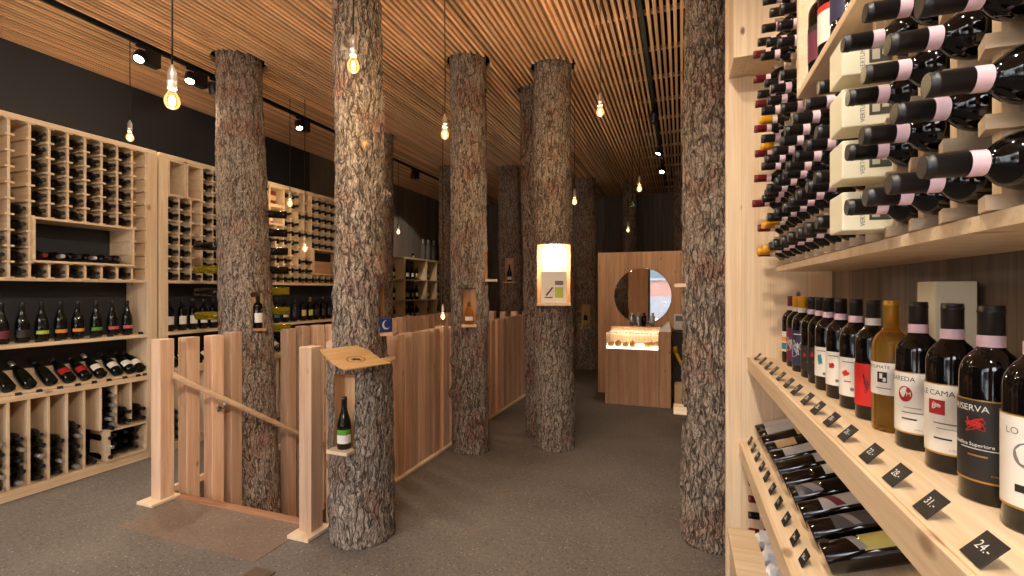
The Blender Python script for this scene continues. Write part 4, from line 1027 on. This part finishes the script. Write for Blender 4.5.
# ------------------------------------------------------------------ reception
rw = thing('reception_wall', 'free-standing wooden plank wall with round mirror behind the counter', 'partition', (0, 7.0, 0))
mb = MB(); mb.box(-1.16, 1.3, 0, 0.1, 0, 2.065, ch=0.003); mb.obj('plank_panel', W['counter'], rw)
mb = MB(); mb.lathe([(0.40, 0.0), (0.40, 0.012), (0.395, 0.013)], 64, 0, Matrix.Translation((-0.522, -0.0005, 1.43)) @ Matrix.Rotation(PI / 2, 4, 'X')); o = mb.obj('mirror', M_mirror, rw); o['label'] = 'round mirror'
ct = thing('counter', 'knotty wooden reception counter before the round mirror', 'counter', (0, 6.33, 0))
mb = MB(); mb.box(-0.955, -0.27, 0, 0.5, 0, 0.735, ch=0.004); mb.obj('front_panel', W['counter'], ct)
mb = MB(); mb.box(-0.27, -0.12, 0, 0.5, 0, 0.975, ch=0.004); mb.obj('end_block', W['counter'], ct)
mb = MB(); mb.add([(-0.27, 0, 0.976), (-0.12, 0, 0.976), (-0.12, 0.5, 0.976), (-0.27, 0.5, 0.976), (-0.17, 0.22, 1.10), (-0.15, 0.25, 1.10)], [(0, 1, 5, 4), (1, 2, 5), (2, 3, 4, 5), (3, 0, 4), (0, 3, 2, 1)]); mb.obj('end_cap', M_white, ct)
mb = MB(); mb.box(-0.95, -0.125, 0.5, 0.64, 0, 1.0, ch=0.004); mb.obj('rear_ledge', W['counter'], ct)
dc = thing('display_case', 'low glass display case with lit white shelf on the counter', 'display case', (-0.61, 6.58, 0.736))
mb = MB(); mb.box(-0.33, 0.33, -0.235, 0.235, 0, 0.02); mb.obj('lit_shelf', M_ledwhite, dc)
mb = MB()
mb.box(-0.335, 0.335, -0.24, -0.236, 0, 0.2); mb.box(-0.335, -0.331, -0.236, 0.236, 0, 0.2); mb.box(0.331, 0.335, -0.236, 0.236, 0, 0.2); mb.box(-0.335, 0.335, -0.24, 0.24, 0.2, 0.206); mb.obj('glass_hood', M_case, dc)
mb = MB(); mb.box(-0.33, 0.33, 0.215, 0.235, 0.175, 0.195); mb.obj('light_strip', M_ledstrip, dc)
pm = MB(); pm.lathe([(0.028, 0), (0.038, 0.012), (0.04, 0.035), (0.03, 0.055), (0.012, 0.066)], 16); pme = pm.mesh('pastry', plain('golden_pastry', lin(206, 150, 72), 0.6, bump=0.4))
for k in range(7):
    o = link('pastry', pme, None, (-0.89 + 0.095 * (k % 4), 6.40 + 0.1 * (k // 4), 0.757)); o.scale = (1, 1, 1.2 if k % 2 else 0.95); tag(o, 'golden pastry in the glass case, %s from left in %s row' % (ORD[k % 4 + 1], 'front' if k < 4 else 'back'), 'pastry', 'pastries in the display case')
for k in range(3):
    o = link('pastry', pme, None, (-0.42 + 0.05 * k, 6.45 + 0.07 * k, 0.757)); tag(o, 'golden pastry at the right end of glass case, %s from front' % ORD[k + 1], 'pastry', 'pastries in the display case')
for k, xx in enumerate((-0.66, -0.57, -0.50, -0.38)):
    o = bottle(clear_me if k != 2 else BOT_D, (xx, 6.90, 1.001), (0, 0, 0), 'small bottle on the counter ledge before the mirror, %s from left' % ORD[k + 1], 'bottles before the mirror'); o.scale = (0.8, 0.8, 0.62)
# things behind the counter at right
ht = thing('hand_tool', 'yellow angled plastic tool handle leaning at the right of the counter', 'tool', (-0.02, 6.62, 0.52))
mb = MB(); mb.tube([(-0.05, 0, 0.17), (0.02, 0, 0.02), (0.10, 0.02, -0.12)], 0.022, 10); mb.obj('handle', M_yellow, ht)
mb = MB(); mb.tube([(-0.06, 0, 0.24), (-0.05, 0, 0.16)], 0.03, 10); mb.obj('grip', M_yellow, ht)
cb = thing('cabinet', 'dark low cabinet standing right of the counter', 'cabinet', (0.25, 6.75, 0))
mb = MB(); mb.box(-0.355, 0.5, -0.1, 0.2, 0, 0.95, ch=0.004); mb.obj('body', plain('dark_brown_cabinet', lin(44, 36, 30), 0.6), cb)
mb = MB(); mb.box(-0.36, 0.505, -0.11, 0.2, 0.95, 0.975); mb.obj('top', plain('dark_cabinet_top', lin(56, 46, 38), 0.5), cb)
mb = MB(); mb.box(-0.07, 0.07, -0.06, 0.06, 0, 0.21, ch=0.01); mb.box(-0.05, 0.05, -0.063, -0.059, 0.12, 0.19, 1); tag(mb.obj('card_machine', [M_plastic, M_inkgrey], None, (-0.02, 6.76, 0.976)), 'white appliance box on the dark cabinet right of the mirror', 'appliance')
mb = MB(); mb.box(-0.14, 0.14, -0.1, 0.1, 0, 0.3, ch=0.004); mb.box(-0.1405, 0.1405, -0.03, 0.03, 0.05, 0.3005, 1); tag(mb.obj('cardboard_box', [M_tan, M_bandw], None, (0.06, 6.50, 0.001)), 'tan cardboard box on the floor right of the counter', 'box')
mb = MB(); mb.box(-0.07, 0.07, -0.05, 0.05, 0.0, 0.006, 0, ch=0.002); mb.box(-0.05, 0.05, -0.03, 0.03, 0.006, 0.008, 0); o = mb.obj('floor_socket', M_brass, None, (-2.10, 1.88, 0.0005)); tag(o, 'brown metal floor socket cover set in the concrete', 'floor socket')

# ------------------------------------------------------------------ right wall : shelves and rack
RU = thing('wine_shelf_unit', 'pale floor-to-ceiling wine shelf unit in the right foreground', 'shelf unit')
YE = 2.556; YS = 0.28
mb = MB(); mb.box(0.21, 0.70, YE, YE + 0.045, 0, 3.69, ch=0.003); mb.obj('end_panel', W['panel'], RU)
mb = MB(); mb.box(0.222, 0.66, 2.33, YE - 0.001, 2.55, 3.69, ch=0.003); mb.obj('upper_panel', W['panel'], RU)
mb = MB(); mb.box(0.66, 0.70, YS, YE - 0.001, 0, 3.69); mb.obj('back_panel', W['darkback'], RU)
SZ = 1.177
mb = MB(); mb.box(0.318, 0.66, YS, YE - 0.001, SZ - 0.062, SZ, ch=0.002); mb.box(0.312, 0.318, YS, YE - 0.001, SZ - 0.062, SZ - 0.004); mb.box(0.306, 0.3125, YS, YE - 0.001, SZ - 0.062, SZ + 0.0, ch=0.001)
mb.obj('shelf', W['spruceY'], RU)
TS = 0.36
mb = MB(); mb.box(0.277, 0.66, YS, YE - 0.001, 0.695, 0.735); 
tm = Matrix.Translation((0.277, 0, 0.755)) @ Matrix.Rotation(-TS, 4, 'Y')
mb.box(0, 0.40, YS, YE - 0.001, -0.022, 0, 0, tm); mb.box(0.270, 0.290, YS, YE - 0.001, 0.690, 0.757, ch=0.001)
mb.obj('display_shelf', W['spruceY'], RU)
mb = MB(); mb.box(0.30, 0.66, YS, YE - 0.001, 0.0, 0.09); mb.obj('base_board', W['spruceY'], RU)
# divider cleats with cut-outs for each lying bottle
# rack
RP = 0.107; RZ0 = 1.671
def colY(k): return 1.195 + RP * (k - 5)
K0, K1 = -3, 15
NICHE_Y = 1.682; NZ0, NZ1 = 2.098, 3.0
mb = MB()
for k in range(K0, K1 + 2):
    y = colY(k) - RP / 2; zt = NZ0 if y < NICHE_Y - 0.02 else 3.6
    mb.box(0.402, 0.655, y - 0.010, y + 0.010, RZ0 - RP / 2 - 0.012, zt)
mb.obj('rack_upright', W['spruceZ'], RU)
mb = MB()
for r in range(0, 19):
    z = RZ0 - RP / 2 + RP * r
    ya = colY(K0) - RP / 2 if z < NZ0 else NICHE_Y + 0.02
    if z > 3.6: break
    for k in range(K0, K1 + 2):
        y = colY(k) - RP / 2
        if z > NZ0 and y < NICHE_Y - 0.02: continue
        # short support block with a mitred front standing proud of the upright
        h = 0.010
        vs = []
        for yy in (y - 0.021, y + 0.021):
            xf = 0.380 if yy < y else 0.392
            vs += [(xf, yy, z - h), (xf, yy, z + h), (0.655, yy, z + h), (0.655, yy, z - h)]
        mb.add(vs, [(0, 1, 2, 3), (7, 6, 5, 4), (0, 4, 5, 1), (1, 5, 6, 2), (2, 6, 7, 3), (3, 7, 4, 0)])
    mb.box(0.62, 0.655, ya, colY(K1) + RP / 2, z - 0.008, z + 0.008)
mb.box(0.392, 0.66, YS, colY(K1) + RP / 2 + 0.02, RZ0 - RP / 2 - 0.034, RZ0 - RP / 2 - 0.012)
mb.obj('rack_rails', W['spruceX'], RU)
# display niche in the rack
mb = MB(); t = 0.022
mb.box(0.34, 0.655, YS, NICHE_Y, NZ0, NZ0 + t, ch=0.002); mb.box(0.34, 0.655, NICHE_Y - t, NICHE_Y, NZ0 + t, NZ1, ch=0.002); mb.box(0.34, 0.655, YS, NICHE_Y, NZ1, NZ1 + t)
mb.obj('display_niche', W['spruceY'], RU)
# bottles of the rack, built once and copied
def rack_bottle(cap, band):
    t = thing('wine_bottle', 'x', 'bottle', (0, 0, 0), RXN)
    link('glass_body', shared('bordeaux', M_glassdk, 28), t); link('capsule', shared('capsule', cap, 28), t); link('neck_band', shared('band', band, 28), t)
    return t
PR = {'b': rack_bottle(M_capblk, M_band), 'r': rack_bottle(M_capred, M_band), 'o': rack_bottle(M_caporg, M_bandw)}
used = set()
cnm = {'b': 'black', 'r': 'red', 'o': 'orange'}
random.seed(3)
for k in range(1, K1 + 1):
    for r in range(0, 17):
        z = RZ0 + RP * r
        if colY(k) < NICHE_Y + 0.0 and z > NZ0 - 0.06: continue
        if z > 3.1 or r >= {13: 10, 12: 9, 11: 8, 10: 8}.get(k, 99) or (k < 3 and r == 3): continue
        if k == 5 and r < 4: continue
        ty = 'b'
        if k == 15: ty = 'r'
        if k == 14 and r in (0, 1, 2, 4, 5): ty = 'o' if r != 2 else 'b'
        if k == 13 and r in (0, 1): ty = 'o'
        if k in (11, 12) and r in (4, 6): continue
        if k == 14 and r in (3, 7): continue
        if r >= 9 and k in (14, 15): continue
        dx = random.uniform(-0.006, 0.006) if k < 10 else random.uniform(-0.012, 0.012)
        loc = (0.602 + dx, colY(k), z - 0.0075)
        lb = '%s-capped bottle in the right rack, %s column from end panel, %s row from bottom' % (cnm[ty], ORD[K1 + 1 - k], ORD[r + 1])
        p = PR[ty]
        rot = (random.uniform(0, 6.28), -PI / 2, 0)
        rot = (Matrix.Rotation(-PI / 2, 4, 'Y') @ Matrix.Rotation(random.uniform(0, 6.28), 4, 'Z')).to_euler()
        if ty not in used:
            used.add(ty); p.location = loc; p.rotation_euler = rot; p['label'] = lb; p['group'] = 'bottles in the right rack'
        else: dup(p, loc, rot, lb, 'bottles in the right rack')
# cream cartons
def carton(loc, label, group=None, rot=(0, 0, 0)):
    t = thing('wine_carton', label, 'carton', loc, rot, group)
    mb = MB(); mb.box(0, 0.345, -0.044, 0.044, -0.040, 0.040, ch=0.0025); mb.obj('box', M_cream, t)
    mb = MB(); Mx = Matrix.Translation((0.085, -0.0446, 0)) @ Matrix.Rotation(PI / 2, 4, 'X') @ Matrix.Rotation(PI / 2, 4, 'Z')
    text_plane(mb, 'VERTUMATE', 0.0115, Matrix.Translation((0.036, -0.0445, 0.0)) @ Matrix(((0, -1, 0, 0), (0, 0, 1, 0), (1, 0, 0, 0), (0, 0, 0, 1))))
    mb.obj('lettering', M_inkgrey, t)
    mb = MB(); mb.box(0.047, 0.085, -0.0448, -0.0441, -0.020, 0.020, 0); mb.box(0.052, 0.065, -0.0452, -0.0447, -0.014, 0.014, 1); mb.box(0.069, 0.080, -0.0452, -0.0447, -0.006, 0.016, 1)
    mb.obj('picture_print', [plain('dark_print', lin(70, 66, 58), 0.6), plain('mid_print', lin(190, 182, 160), 0.6)], t)
    return t
for r in range(4):
    carton((0.315, colY(5), RZ0 + RP * r - 0.006), 'cream wine carton jutting from the right rack, %s from top of the four' % ORD[4 - r], 'cream cartons in the right rack')
carton((0.64, 1.42, SZ + 0.001 + 0.0), 'cream wine carton standing on end behind the labelled bottles', None, (0, -PI / 2, 0)).location = (0.605, 1.43, SZ + 0.001)

# niche bottles (standing)
def lab_niche(top, bot):
    def f(t):
        mb = MB(); mb.arc(0.0379, -1.4, 1.4, 0.05, 0.135, 0); mb.arc(0.0379, -1.4, 1.4, 0.135, 0.152, 1); mb.obj('label', [bot, top], t)
    return f
for k, (y, a, b) in enumerate(((1.605, M_blklab, M_burg), (1.50, M_redlab, M_white), (1.385, M_blklab, M_navy), (1.27, M_white, M_white))):
    full_bottle((0.392, y, NZ0 + 0.023), 0.2, 'dark bottle standing in upper display niche of right rack, %s from far side' % ORD[k + 1], labfn=lab_niche(a, b), group='bottles in the upper niche')

# standing labelled bottles on the shelf
R0 = 0.0379
def lab(bg, texts=(), shapes=(), a=(-1.25, 1.25), z=(0.045, 0.16), gold=False):
    """texts : (string, size, angle, z, mat) ; shapes : (angle, z, w, h, mat, kind)"""
    def f(t):
        mb = MB(); mb.arc(R0, a[0], a[1], z[0], z[1], 0, 28); mats = [bg]
        if gold: mats.append(M_gold); mb.arc(R0, a[0], a[1], z[0] - 0.003, z[0], 1, 28); mb.arc(R0, a[0], a[1], z[1], z[1] + 0.002, 1, 28)
        lo = mb.obj('label', mats, t)
        for (s, sz, an, zz, m) in texts:
            q = MB(); text_cyl(q, s, sz, R0 + 0.0011, an, zz); q.obj('lettering', m, lo)
        if shapes:
            for (an, zz, w_, h_, m, kind) in shapes:
                q = MB(); mi = 0; r = R0 + 0.0009 + (0.0004 if m in (M_white, M_tan) else 0.0)
                if kind == 'rect': q.arc(r, an - w_ / 2 / r, an + w_ / 2 / r, zz - h_ / 2, zz + h_ / 2, mi, 8, 0.0002)
                elif kind == 'disc':
                    n = 28; q.add([(-(r + 0.0002) * math.cos(an + w_ / 2 * math.cos(2 * PI * i / n) / r), -(r + 0.0002) * math.sin(an + w_ / 2 * math.cos(2 * PI * i / n) / r), zz + h_ / 2 * math.sin(2 * PI * i / n)) for i in range(n)], [tuple(range(n))], mi)
                elif kind == 'scrib':
                    rs = random.Random(int(abs(an * 100) + zz * 1000)); x = y = 0.0; pts = []
                    for i in range(15):
                        x = rs.uniform(-w_ / 2, w_ / 2); y = rs.uniform(-h_ / 2, h_ / 2); pts.append((x, y))
                    cp = []
                    for i in range(len(pts) - 1):
                        for j in range(6):
                            u = j / 6; p0 = pts[max(i - 1, 0)]; p1 = pts[i]; p2 = pts[i + 1]; p3 = pts[min(i + 2, len(pts) - 1)]
                            cr = lambda q0, q1, q2, q3: 0.5 * (2 * q1 + (q2 - q0) * u + (2 * q0 - 5 * q1 + 4 * q2 - q3) * u * u + (3 * q1 - q0 - 3 * q2 + q3) * u ** 3)
                            cp.append((cr(p0[0], p1[0], p2[0], p3[0]), cr(p0[1], p1[1], p2[1], p3[1])))
                    q.tube([(-(r) * math.cos(an + x / r), -(r) * math.sin(an + x / r), zz + y) for x, y in cp], 0.0006, 5, mi)
                elif kind == 'blob':
                    rs = random.Random(int(zz * 999)); n = 22; rad = [rs.uniform(0.5, 1.0) for _ in range(n)]
                    q.add([(-(r + 0.0002) * math.cos(an + w_ / 2 * rad[i] * math.cos(2 * PI * i / n) / r), -(r + 0.0002) * math.sin(an + w_ / 2 * rad[i] * math.cos(2 * PI * i / n) / r), zz + h_ / 2 * rad[i] * math.sin(2 * PI * i / n)) for i in range(n)], [tuple(range(n))], mi)
                q.obj('print', m, lo)
    return f
G = M_inkgrey
small = lambda a0: [(x, s, a0, z, m) for x, s, z, m in ()]
RB = [
 (2.43, 0.47, M_capred, M_band, M_glassdk, 'red-capped bottle with pale landscape label, farthest on the right shelf', lab(M_white, [], [(0.5, 0.075, 0.05, 0.03, M_teal, 'rect'), (0.5, 0.105, 0.05, 0.022, M_orange, 'rect')], z=(0.05, 0.14))),
 (2.30, 0.465, M_caporg, M_bandw, M_glassdk, 'orange-capped bottle with burgundy label and white line drawing', lab(M_burg, [], [(0.55, 0.10, 0.05, 0.06, M_chalk, 'scrib')], z=(0.025, 0.165), a=(-1.5, 1.5))),
 (2.17, 0.46, M_caporg, M_bandw, M_glassdk, 'orange-capped bottle with dark blue label and white line drawing', lab(M_navy, [], [(0.6, 0.15, 0.03, 0.003, M_chalk, 'rect'), (0.6, 0.095, 0.05, 0.07, M_chalk, 'scrib')], z=(0.025, 0.165), a=(-1.5, 1.5))),
 (2.03, 0.462, M_capblk, M_band, M_glassdk, 'dark bottle with small red dots on black label, standing half hidden farther back', lab(M_blklab, [], [(0.4, 0.085, 0.012, 0.014, M_redink, 'disc'), (0.8, 0.06, 0.012, 0.014, M_redink, 'disc')], z=(0.03, 0.12))),
 (1.915, 0.46, M_capblk, M_band, M_glassdk, 'dark bottle with red dots on black label, standing before the blue figure label', lab(M_blklab, [], [(0.4, 0.10, 0.014, 0.016, M_redink, 'disc'), (0.75, 0.075, 0.016, 0.016, M_redink, 'disc'), (0.9, 0.05, 0.012, 0.012, M_tan, 'disc')], z=(0.03, 0.125))),
 (1.80, 0.455, M_capblk, M_band, M_glassdk, 'bottle with white label showing a teal figure', lab(M_white, [], [(0.55, 0.128, 0.03, 0.0025, G, 'rect'), (0.45, 0.10, 0.022, 0.045, M_teal, 'blob'), (0.8, 0.055, 0.01, 0.01, G, 'disc')], z=(0.045, 0.14))),
 (1.675, 0.455, M_capblk, M_band, M_glassdk, 'bottle with white label showing a small dark red figure', lab(M_white, [], [(0.55, 0.128, 0.03, 0.0025, G, 'rect'), (0.45, 0.098, 0.024, 0.022, M_redink, 'blob'), (0.85, 0.055, 0.01, 0.01, G, 'disc')], z=(0.04, 0.14))),
 (1.545, 0.455, M_capblk, M_band, M_glassdk, 'bottle with white label showing a bright red bird shape', lab(M_white, [], [(0.55, 0.128, 0.03, 0.0025, G, 'rect'), (0.40, 0.097, 0.028, 0.02, M_redlab, 'blob'), (0.55, 0.075, 0.018, 0.003, M_redink, 'rect'), (0.85, 0.055, 0.01, 0.01, G, 'disc')], z=(0.035, 0.14))),
 (1.43, 0.458, M_capblk, M_bandw, M_glassdk, 'bottle with bright red label and black line figure', lab(M_redlab, [], [(0.75, 0.095, 0.022, 0.05, M_ink, 'scrib')], z=(0.035, 0.14))),
 (1.325, 0.460, M_capgold, None, M_amber, 'amber dessert wine bottle with gold capsule and white label', lab(M_white, [('VERTUMATE', 0.0105, 0.2, 0.148, M_ink)], [(0.55, 0.125, 0.02, 0.024, M_ink, 'rect'), (0.5, 0.128, 0.006, 0.012, M_white, 'rect'), (0.68, 0.12, 0.006, 0.009, M_white, 'rect'), (0.6, 0.10, 0.03, 0.002, G, 'rect')], z=(0.085, 0.158))),
 (1.20, 0.462, M_capblk, M_band, M_glassdk, 'bottle with white label and round red medallion', lab(M_white, [('BAREDA', 0.0135, 0.22, 0.142, M_ink), ('WM', 0.012, 0.42, 0.112, M_white), ('0,750 lt', 0.004, 1.0, 0.042, G)], [(0.42, 0.112, 0.026, 0.032, M_redink, 'disc'), (0.75, 0.085, 0.03, 0.0012, G, 'rect'), (0.72, 0.075, 0.036, 0.002, G, 'rect'), (0.6, 0.062, 0.026, 0.003, M_ink, 'rect')], z=(0.035, 0.155), gold=True)),
 (1.07, 0.462, M_capblk, M_band, M_glassdk, 'bottle with white label and red square emblem', lab(M_white, [('LE CAMA', 0.0135, 0.34, 0.140, M_ink), ('0,750 lt', 0.004, 1.0, 0.042, G)], [(0.36, 0.115, 0.026, 0.026, M_redink, 'rect'), (0.36, 0.115, 0.016, 0.018, M_white, 'scrib'), (0.75, 0.078, 0.03, 0.0012, G, 'rect'), (0.72, 0.087, 0.036, 0.002, G, 'rect'), (0.6, 0.060, 0.026, 0.003, M_ink, 'rect')], z=(0.035, 0.155), gold=True)),
 (0.936, 0.452, M_capblk, M_band, M_glassdk, 'bottle with black gold-edged label and red script', lab(M_blklab, [('RISERVA', 0.0135, 0.22, 0.143, M_white), ('Valtellina Superiore', 0.0075, 0.25, 0.088, M_chalk), ('0,750 lt', 0.004, 1.05, 0.045, M_gold)], [(0.42, 0.118, 0.026, 0.022, M_redlab, 'scrib'), (0.40, 0.122, 0.020, 0.016, M_redlab, 'scrib'), (0.55, 0.082, 0.05, 0.001, M_chalk, 'rect'), (0.5, 0.072, 0.024, 0.0025, M_gold, 'rect')], z=(0.035, 0.155), gold=True)),
 (0.835, 0.455, M_capblk, M_band, M_glassdk, 'bottle with pale label and grey medallion at the right picture edge', lab(M_white, [('LO', 0.013, 0.12, 0.135, G)], [(0.55, 0.105, 0.03, 0.034, G, 'disc'), (0.6, 0.06, 0.03, 0.01, M_ink, 'rect')], z=(0.035, 0.155), gold=True)),
]
for (y, x, cp, bd, gl, lb, fn) in RB:
    o = full_bottle((x, y, SZ + 0.0008), 0.22, lb, 'bordeaux', gl, cp, bd, 'labelled bottles standing on the right shelf', fn, n=40)

# price tags, right shelf
def price_tag(loc, text, label, group, tilt=0.75, sx=1.0):
    t = thing('price_tag', label, 'price tag', loc, (0, 0, 0), group)
    Mx = Matrix.Rotation(tilt, 4, 'Y')
    mb = MB(); mb.box(-0.0012, 0.0012, -0.021 * sx, 0.021 * sx, 0, 0.040 * sx, 0, Mx, ch=0.0005); mb.obj('card', M_tag, t)
    mb = MB(); Mt = Mx @ Matrix.Translation((-0.0016, 0, 0.021 * sx)) @ Matrix(((0, 0, -1, 0), (-1, 0, 0, 0), (0, 1, 0, 0), (0, 0, 0, 1)))
    text_plane(mb, text, 0.017 * sx, Mt); o = mb.obj('lettering', M_chalk, t)
    return t
TY = [2.467, 2.32, 2.18, 2.05, 1.92, 1.79, 1.676, 1.545, 1.435, 1.315, 1.2, 1.067, 0.955, 0.841, 0.715]
PRC = ['24.-', '26.-', '18.-', '21.-', '22.-', '24.-', '23.-', '25.-', '26.-', '28.-', '26.-', '22.-', '28.-', '31.-', '24.-']
for i, y in enumerate(TY):
    price_tag((0.325, y, SZ + 0.0016), PRC[i], 'black price card on edge of right bottle shelf, %s from far end' % ORD[i + 1], 'price cards on the right bottle shelf')
LTY = [2.50, 2.39, 2.27, 2.15, 2.04, 1.92, 1.80, 1.68, 1.56, 1.45]
for i, y in enumerate(LTY):
    price_tag((0.301, y, 0.7675), ['22.-', '24.-', '19.-', '26.-', '21.-', '25.-', '23.-', '28.-', '24.-', '26.-'][i], 'black price card on the slanted right display, %s from far end' % ORD[i + 1], 'price cards on the slanted right display', 0.5)
# lying bottles on the slanted display of the right unit (base towards the aisle)
TILT_M = Matrix.Rotation(PI / 2 - TS, 4, 'Y')          # local +Z -> +X and up
def lay_label(bg, z0, z1, extra=None):
    def f(t):
        mb = MB(); mats = [bg]; mb.arc(R0, -1.0, 1.0, z0, z1, 0, 20)
        if extra:
            mats.append(extra[0]); vs = []
            r = R0 + 0.0008; n = 12
            for i in range(n + 1):
                a = -0.9 + 1.8 * i / n; zz = extra[1] + (extra[2] - extra[1]) * i / n
                for d in (-extra[3] / 2, extra[3] / 2): vs.append((-r * math.cos(a), -r * math.sin(a), zz + d))
            mb.add(vs, [(2 * i, 2 * i + 2, 2 * i + 3, 2 * i + 1) for i in range(n)], 1)
        mb.obj('label', mats, t)
    return f
M_greylab = plain('light_grey_label', lin(196, 192, 190), 0.5); M_dgrey = plain('dark_grey_label', lin(84, 80, 84), 0.5); M_silverlab = plain('silver_label', lin(170, 172, 180), 0.35, metal=0.3); M_yel = plain('pale_yellow_label', lin(214, 206, 120), 0.55)
LB = [(2.505, 'light label and red capsule, farthest on the slanted right display', M_capred, lay_label(M_greylab, 0.04, 0.17)),
      (2.415, 'light grey label and red capsule, second on the slanted right display', M_capred, lay_label(M_greylab, 0.035, 0.17)),
      (2.325, 'small copper label near the neck, third on the slanted right display', M_capblk, lay_label(M_tan, 0.14, 0.185)),
      (2.215, 'square tan label, fourth on the slanted right display', M_capblk, lay_label(M_tan, 0.04, 0.115)),
      (2.11, 'long grey label and dark red capsule, fifth on the slanted right display', M_capred, lay_label(M_greylab, 0.05, 0.19)),
      (1.99, 'plain dark base and pale label, sixth on the slanted right display', M_capblk, lay_label(M_greylab, 0.13, 0.2)),
      (1.87, 'white label beyond a dark stripe, seventh on the slanted right display', M_capblk, lay_label(M_white, 0.13, 0.2)),
      (1.75, 'silver angular label near the base, eighth on the slanted right display', M_capblk, lay_label(M_dgrey, 0.02, 0.09, (M_silverlab, 0.03, 0.08, 0.03))),
      (1.63, 'grey label with dark red diagonal stripe, ninth on the slanted right display', M_capblk, lay_label(M_greylab, 0.06, 0.17, (M_burg, 0.07, 0.11, 0.025))),
      (1.51, 'dark grey label with silver diagonal stripe, tenth on the slanted right display', M_capblk, lay_label(M_dgrey, 0.06, 0.19, (M_silverlab, 0.075, 0.115, 0.02))),
      (1.39, 'pale yellow label, nearest on the slanted right display', M_capblk, lay_label(M_yel, 0.09, 0.19, (M_silverlab, 0.06, 0.09, 0.02)))]
for (y, lb, cp, fn) in LB:
    d = Vector((math.cos(TS), 0, math.sin(TS))); nrm = Vector((-math.sin(TS), 0, math.cos(TS)))
    p = Vector((0.277, y, 0.755)) + d * 0.085 + nrm * (0.0375 + 0.0015)
    rot = (Matrix.Rotation(PI / 2 - TS, 4, 'Y') @ Matrix.Rotation(0.0, 4, 'Z')).to_euler()
    full_bottle(p, 0, 'lying bottle with ' + lb, 'bordeaux', M_glassdk, cp, None, 'bottles lying on the slanted right display', fn, n=32, rot=rot)
# low crate with tissue-wrapped bottles at the bottom right
lc_ = thing('wooden_crate', 'pale wooden crate on the floor under the right display', 'crate', (0.30, 2.12, 0.091))
mb = MB(); mb.box(-0.09, 0.30, -0.25, 0.25, 0.0, 0.02); mb.box(-0.09, -0.07, -0.25, 0.25, 0.02, 0.30); mb.box(0.28, 0.30, -0.25, 0.25, 0.02, 0.30); mb.box(-0.07, 0.28, -0.25, -0.23, 0.02, 0.30); mb.box(-0.07, 0.28, 0.23, 0.25, 0.02, 0.30)
mb.obj('crate_body', W['spruceX'], lc_)
mb = MB(); mb.box(-0.10, 0.015, -0.26, 0.26, 0.301, 0.322, ch=0.002); mb.obj('crate_lid', W['spruceX'], lc_)
for k in range(4):
    o = dup(PR['r'] if k != 1 else PR['b'], (0.60, 2.46 - 0.02 * (k % 2), 0.44 + 0.0 + k * 0.0), (0, -PI / 2, 0), '%s-capped bottle lying under the right display beside end panel, %s from bottom' % ('red' if k != 1 else 'black', ORD[k + 1]), 'bottles lying under the right display')
    o.location = (0.60, 2.475, 0.362 + 0.077 * k)
mb = MB(); mb.box(0.36, 0.655, 2.41, YE - 0.004, 0.0905, 0.323); o = mb.obj('plinth_block', W['spruceY'], RU)
tp = MB()
bm = bmesh.new(); bmesh.ops.create_icosphere(bm, subdivisions=3, radius=0.05)
for v in bm.verts: v.co *= 1 + 0.35 * noise.noise(v.co * 40); v.co.z *= 0.8
tp.add([v.co.copy() for v in bm.verts], [[v.index for v in f.verts] for f in bm.faces], 0, False); bm.free(); tpm = tp.mesh('tissue', M_paper)
for k, (x, y, z) in enumerate(((0.362, 2.32, 0.405), (0.365, 2.19, 0.40), (0.362, 2.06, 0.40))):
    o = link('tissue_paper', tpm, None, (x, y, z)); o.rotation_euler = (k, k * 2, k * 3); tag(o, 'crumpled white tissue paper in the crate under right display, %s from far end' % ORD[k + 1], 'paper', 'tissue paper in the crate')

# ------------------------------------------------------------------ the many smallest far bottles as one mass
if LATE:
    bpy.context.view_layer.update()
    vs = []; fs = []; mi = []; sm = []; mats = []
    for o in LATE:
        mw = o.matrix_world; b0 = len(vs); idx = []
        for m in o.data.materials:
            if m not in mats: mats.append(m)
            idx.append(mats.index(m))
        vs += [tuple(mw @ v.co) for v in o.data.vertices]
        for p in o.data.polygons: fs.append(tuple(i + b0 for i in p.vertices)); mi.append(idx[p.material_index]); sm.append(p.use_smooth)
    me = bpy.data.meshes.new('wine_bottles'); me.from_pydata(vs, [], fs)
    for m in mats: me.materials.append(m)
    me.polygons.foreach_set('material_index', mi); me.polygons.foreach_set('use_smooth', sm); me.update()
    for o in LATE: bpy.data.objects.remove(o)
    o = link('wine_bottles', me); tag(o, 'mass of small bottles filling the farther racks, bins and low far shelf', 'bottles'); o['kind'] = 'stuff'
for o in bpy.data.objects:
    if 'bid' in o: del o['bid']
